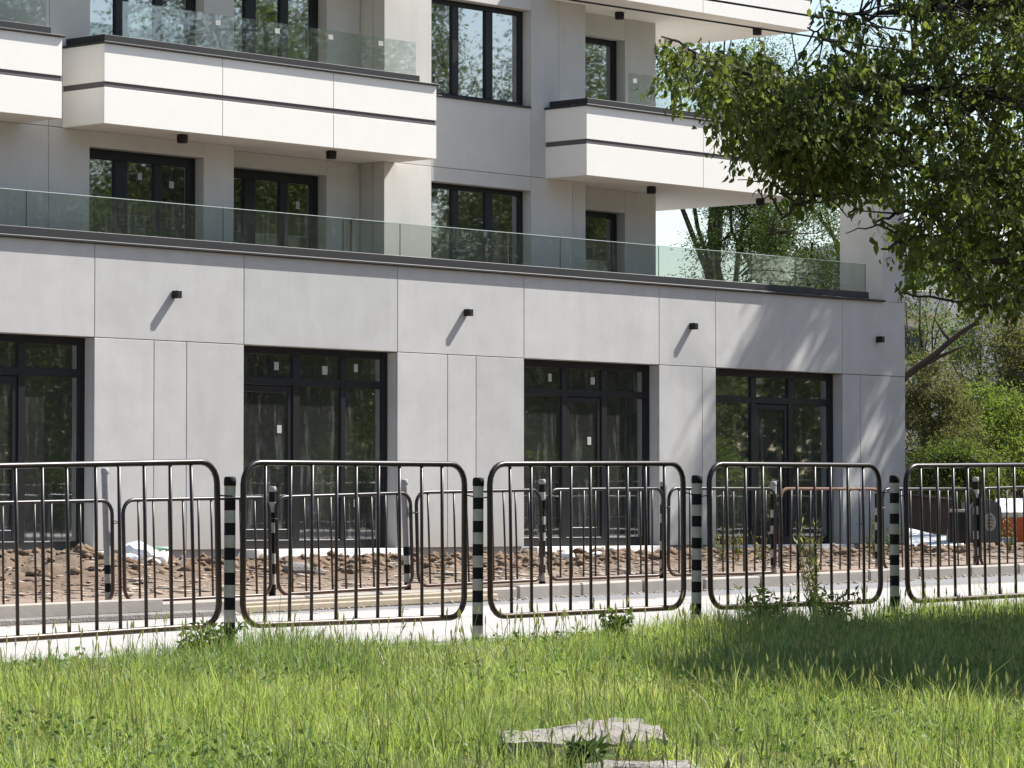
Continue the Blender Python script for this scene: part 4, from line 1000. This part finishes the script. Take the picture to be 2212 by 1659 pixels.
weed('weed_clump','leafy weeds below the third near barrier',lp_(1330,22.4),.22,24,3,.05,GREEN,1.1,asp=.4)
weed('weed_clump','yellow green weeds below the fourth near barrier',lp_(1650,23.6),.30,30,4,.05,BRIGHT,1.2,asp=.4)
weed('weed_clump','leafy weeds below the fourth striped post',lp_(1800,24.0),.28,26,5,.05,BRIGHT,1.1,asp=.4)
weed('dandelion','dark green rosette weed beside the broken slab',tuple(lawnpt(1265,1618)-Vector((0,0,.07))),.09,18,6,.08,[(.06,.11,.03),(.09,.14,.045)],1.4,asp=.25)
for i,(u,Z,H) in enumerate(((1560,46,.5),(1590,44,.42),(1650,45,.45),(1890,47,.65),(1925,46,.5),(2180,50,.6),(1755,45,.40))):
    weed('dry_weed',['straw coloured weeds under the fourth shop window','yellow weeds by the far kerb right of the third striped post','pale dry weeds before the fourth shop window','green weeds at the foot of the weathered corner post','bushy weed beside the weathered corner post','dry grass tuft before the orange container','thin dry weeds behind the rusty barrier'][i],lp_(u,Z),H,12,200+i,.06,[(.24,.22,.09),(.30,.26,.12),(.14,.17,.06)] if i not in (3,4) else GREEN,.6,True,'dry weeds on the site',.12)

# ------------------------------------------------------------------ street beyond the corner
def at0(u,Z,z): p=at(u,1116,Z); return Vector((p.x,p.y,z))
def bin_(u0,u1,z0,z1,Z,m,label,lidm,round_top=True,name='waste_bin',logo=False):
    c=at0((u0+u1)/2,Z,z0); W=(u1-u0)/7668*Z
    o=empty(name,c,label,'waste bin','waste bins beyond the building corner'); H=z1-z0
    # outline in the plane facing the street end, extruded along depth
    prof=[(-W/2,.08),(W/2,.08)]
    if round_top:
        for k in range(9): a=math.pi*k/8; prof.append((W/2*math.cos(a),H-W*.30+W*.30*math.sin(a)))
    else: prof+=[(W/2*1.05,H),(-W/2*1.05,H)]
    D=W*.8; b=MB(); n=len(prof)
    rx=Vector((R[0],R[1],0)); vy=Vector((V[0],V[1],0))
    vs=[c+rx*x-vy*D/2+Vector((0,0,z)) for x,z in prof]+[c+rx*x+vy*D/2+Vector((0,0,z)) for x,z in prof]
    b.add(vs,[tuple(range(n)),tuple(reversed(range(n,2*n)))]+[(i,n+i,n+(i+1)%n,(i+1)%n) for i in range(n)]); b.build('body',m,o)
    for s in (-1,1):
        q=c+rx*s*W*.36-vy*D*.3; MB().tube([q+Vector((0,0,.06))-rx*.03,q+Vector((0,0,.06))+rx*.03],.06,10).build('wheel',M_BLACK,o)
    if logo:
        q=c-vy*(D/2+.008)+rx*W*.12; vs=[q+rx*.15*math.cos(a)+Vector((0,0,H*.52+.22*math.sin(a))) for a in [2*math.pi*k/20 for k in range(20)]]
        MB().add(vs,[tuple(range(20))]) if False else None
        mb=MB(); mb.add(vs,[tuple(range(20))]); mb.build('round_emblem',M_WHITEP,o)
        for k in range(4):
            mb=MB(); zz=H*.52+.12-.08*k; ww=.08-.015*abs(k-1.5)
            pts=[q-vy*.004-rx*ww+Vector((0,0,zz)),q-vy*.004+rx*.0+Vector((0,0,zz+.025)),q-vy*.004+rx*ww+Vector((0,0,zz-.01))]
            mb.tube(pts,.010,4); mb.build('emblem_stroke',M_BLACK,o)
    if lidm: MB().bbox(-W*.54,W*.54,-D*.56,D*.56,H-.02,H+.05,.015,Matrix.Translation(c)@Matrix(((R[0],V[0],0,0),(R[1],V[1],0,0),(0,0,1,0),(0,0,0,1)))).build('lid',lidm,o)
    return o
rx0=Vector((R[0],R[1],0)); vy0=Vector((V[0],V[1],0))
bin_(2093,2160,-.22,.87,85,M_BIN,'grey round topped waste bin with pale round emblem','',True,logo=True)
bin_(2046,2088,-.22,.60,84,M_BLACK,'black waste bin with white lit lid',M_WHITEP,False)
og=bin_(2158,2262,-.22,.46,86,M_ORANGE,'orange waste container with sloping white lid at the right edge',None,False)
c=at0(2210,86,0); Wl=104/7668*86
b=MB(); vs=[c+rx0*sx*Wl*.53+vy0*dy+Vector((0,0,z)) for sx in (-1,1) for dy,z in ((-.46,.46),(-.48,.58),(.30,.92),(.46,.86),(.46,.46))]
b.add(vs,[(0,1,2,3,4),(9,8,7,6,5)]+[(i,5+i,5+(i+1)%5,(i+1)%5) for i in range(5)]); b.build('lid',M_FARW,og)
c=at0(2172,85.2,-.05); MB().bbox(c.x-.25,c.x+.3,c.y-.06,c.y,-.20,-.02,.01).build('blue_panel',M_BLUE,og)
# dark skip with sloping end, tilted white sheet behind
sk=empty('skip_container',at0(2000,80,-.2),'dark brown steel skip with sloping end beside the building corner','skip')
c=at0(1985,80,0); rx=Vector((R[0],R[1],0)); vy=Vector((V[0],V[1],0))
pr=[(-.65,.36),(.42,.10),(.62,.06),(.72,.84),(-.65,.99)]
vs=[c+rx*x+Vector((0,0,z)) for x,z in pr]+[c+rx*x+vy*1.6+Vector((0,0,z)) for x,z in pr]
b=MB(); b.add(vs,[tuple(range(5)),tuple(reversed(range(5,10)))]+[(i,5+i,5+(i+1)%5,(i+1)%5) for i in range(5)]); b.build('body',M_SKIP,sk)
b=MB(); b.tube([c+rx*-.64+Vector((0,0,1.01))-vy*.02,c+rx*.74+Vector((0,0,.86))-vy*.02],.035,6); b.build('rim',M_SKIP,sk)
b=MB(); b.box(-.06,.06,-.06,.06,-.3,.2,Matrix.Translation(c+rx*-.3+vy*.4)); b.build('leg',M_SKIP,sk)
def lit_sheet():  # added sheet, tilted to catch the sun as a bright patch under the skip
    b=MB(); nx,ny=9,7; vs=[]; fs=[]
    for j in range(ny):
        for i in range(nx):
            t=j/(ny-1); p=at0(1990,83+7*t,0)+rx*(-.9+1.9*i/(nx-1)); vs.append(p+Vector((0,0,-.24+.60*t**.8+.05*float(fbm(np.array(i*.9),np.array(j*.9),2,3)-.5))))
    for j in range(ny-1):
        for i in range(nx-1): fs.append((j*nx+i,j*nx+i+1,(j+1)*nx+i+1,(j+1)*nx+i))
    k=len(vs); vs+=[Vector((p.x,p.y,-.5)) for p in vs[(ny-1)*nx:]]
    for i in range(nx-1): fs.append(((ny-1)*nx+i,(ny-1)*nx+i+1,k+i+1,k+i))
    b.add(vs,fs); return b.build('lit_white_sheet',M_BAGW,None,True)
tag(lit_sheet(),'tilted white sheet added as the sunlit patch beneath the dark skip','tarpaulin')
# dark garage row with concrete posts
CM=lambda u,Z: Matrix.Translation(at0(u,Z,0))@Matrix(((R[0],V[0],0,0),(R[1],V[1],0,0),(0,0,1,0),(0,0,0,1)))
ga=empty('garage_row',at0(2130,106,-.2),'low dark open garage row with pale concrete posts behind the bins','garage')
MB().box(-2.2,3.2,1.8,2.0,-.3,2.1,CM(2110,106)).build('back_wall',M_SKIP,ga)
MB().bbox(-2.3,3.3,-.15,2.1,2.1,2.35,.02,CM(2110,106)).build('roof',M_FARG,ga)
for dx in (-2.2,-.45,.9,2.2): MB().box(dx,dx+.22,-.1,.12,-.3,2.1,CM(2110,106)).build('post',M_FARG,ga)
# distant white apartment block
ab=empty('distant_block',at0(2100,150,-.2),'distant white apartment block with balconies behind the trees','building')
Mb=CM(2105,150)@Matrix.Rotation(.35,4,'Z')
MB().box(-4.2,9,0,9,-.5,12.2,Mb).build('wall',M_FARW,ab)
for fl in range(0,4):
    z=fl*2.9+.3
    for k,x in enumerate((-3.6,-1.2,1.6,4.2,6.6)):
        wv=MB().box(x,x+1.3,-.06,.02,z+.9,z+2.3,Mb).build('window',M_FARG,ab); MB().box(x+.08,x+1.22,-.075,-.062,z+.98,z+2.22,Mb).build('pane',M_FARD,wv)
    for x in (-3.9,1.4):
        bl=MB().bbox(x,x+2.2,-1.2,-.08,z-.1,z+.9,.03,Mb).build('balcony',M_FARW if fl!=2 or x<0 else M_BLUE,ab)
# overhead cables along the street
for off,lab in ((0,'lower black overhead cable crossing before the topmost balcony'),(1,'upper black overhead cable crossing the topmost balcony')):
    pts=[]
    for i in range(41):
        X=-15+3*i; s=(X-20)/60.
        pts.append((X,-14.0+.05*off,5.72+.006*(X-18)+.24*off+.10*s*s))
    tag(MB().tube(pts,.011 if off==0 else .013,5).build('overhead_cable',M_CABLE),lab,'cable','overhead cables')
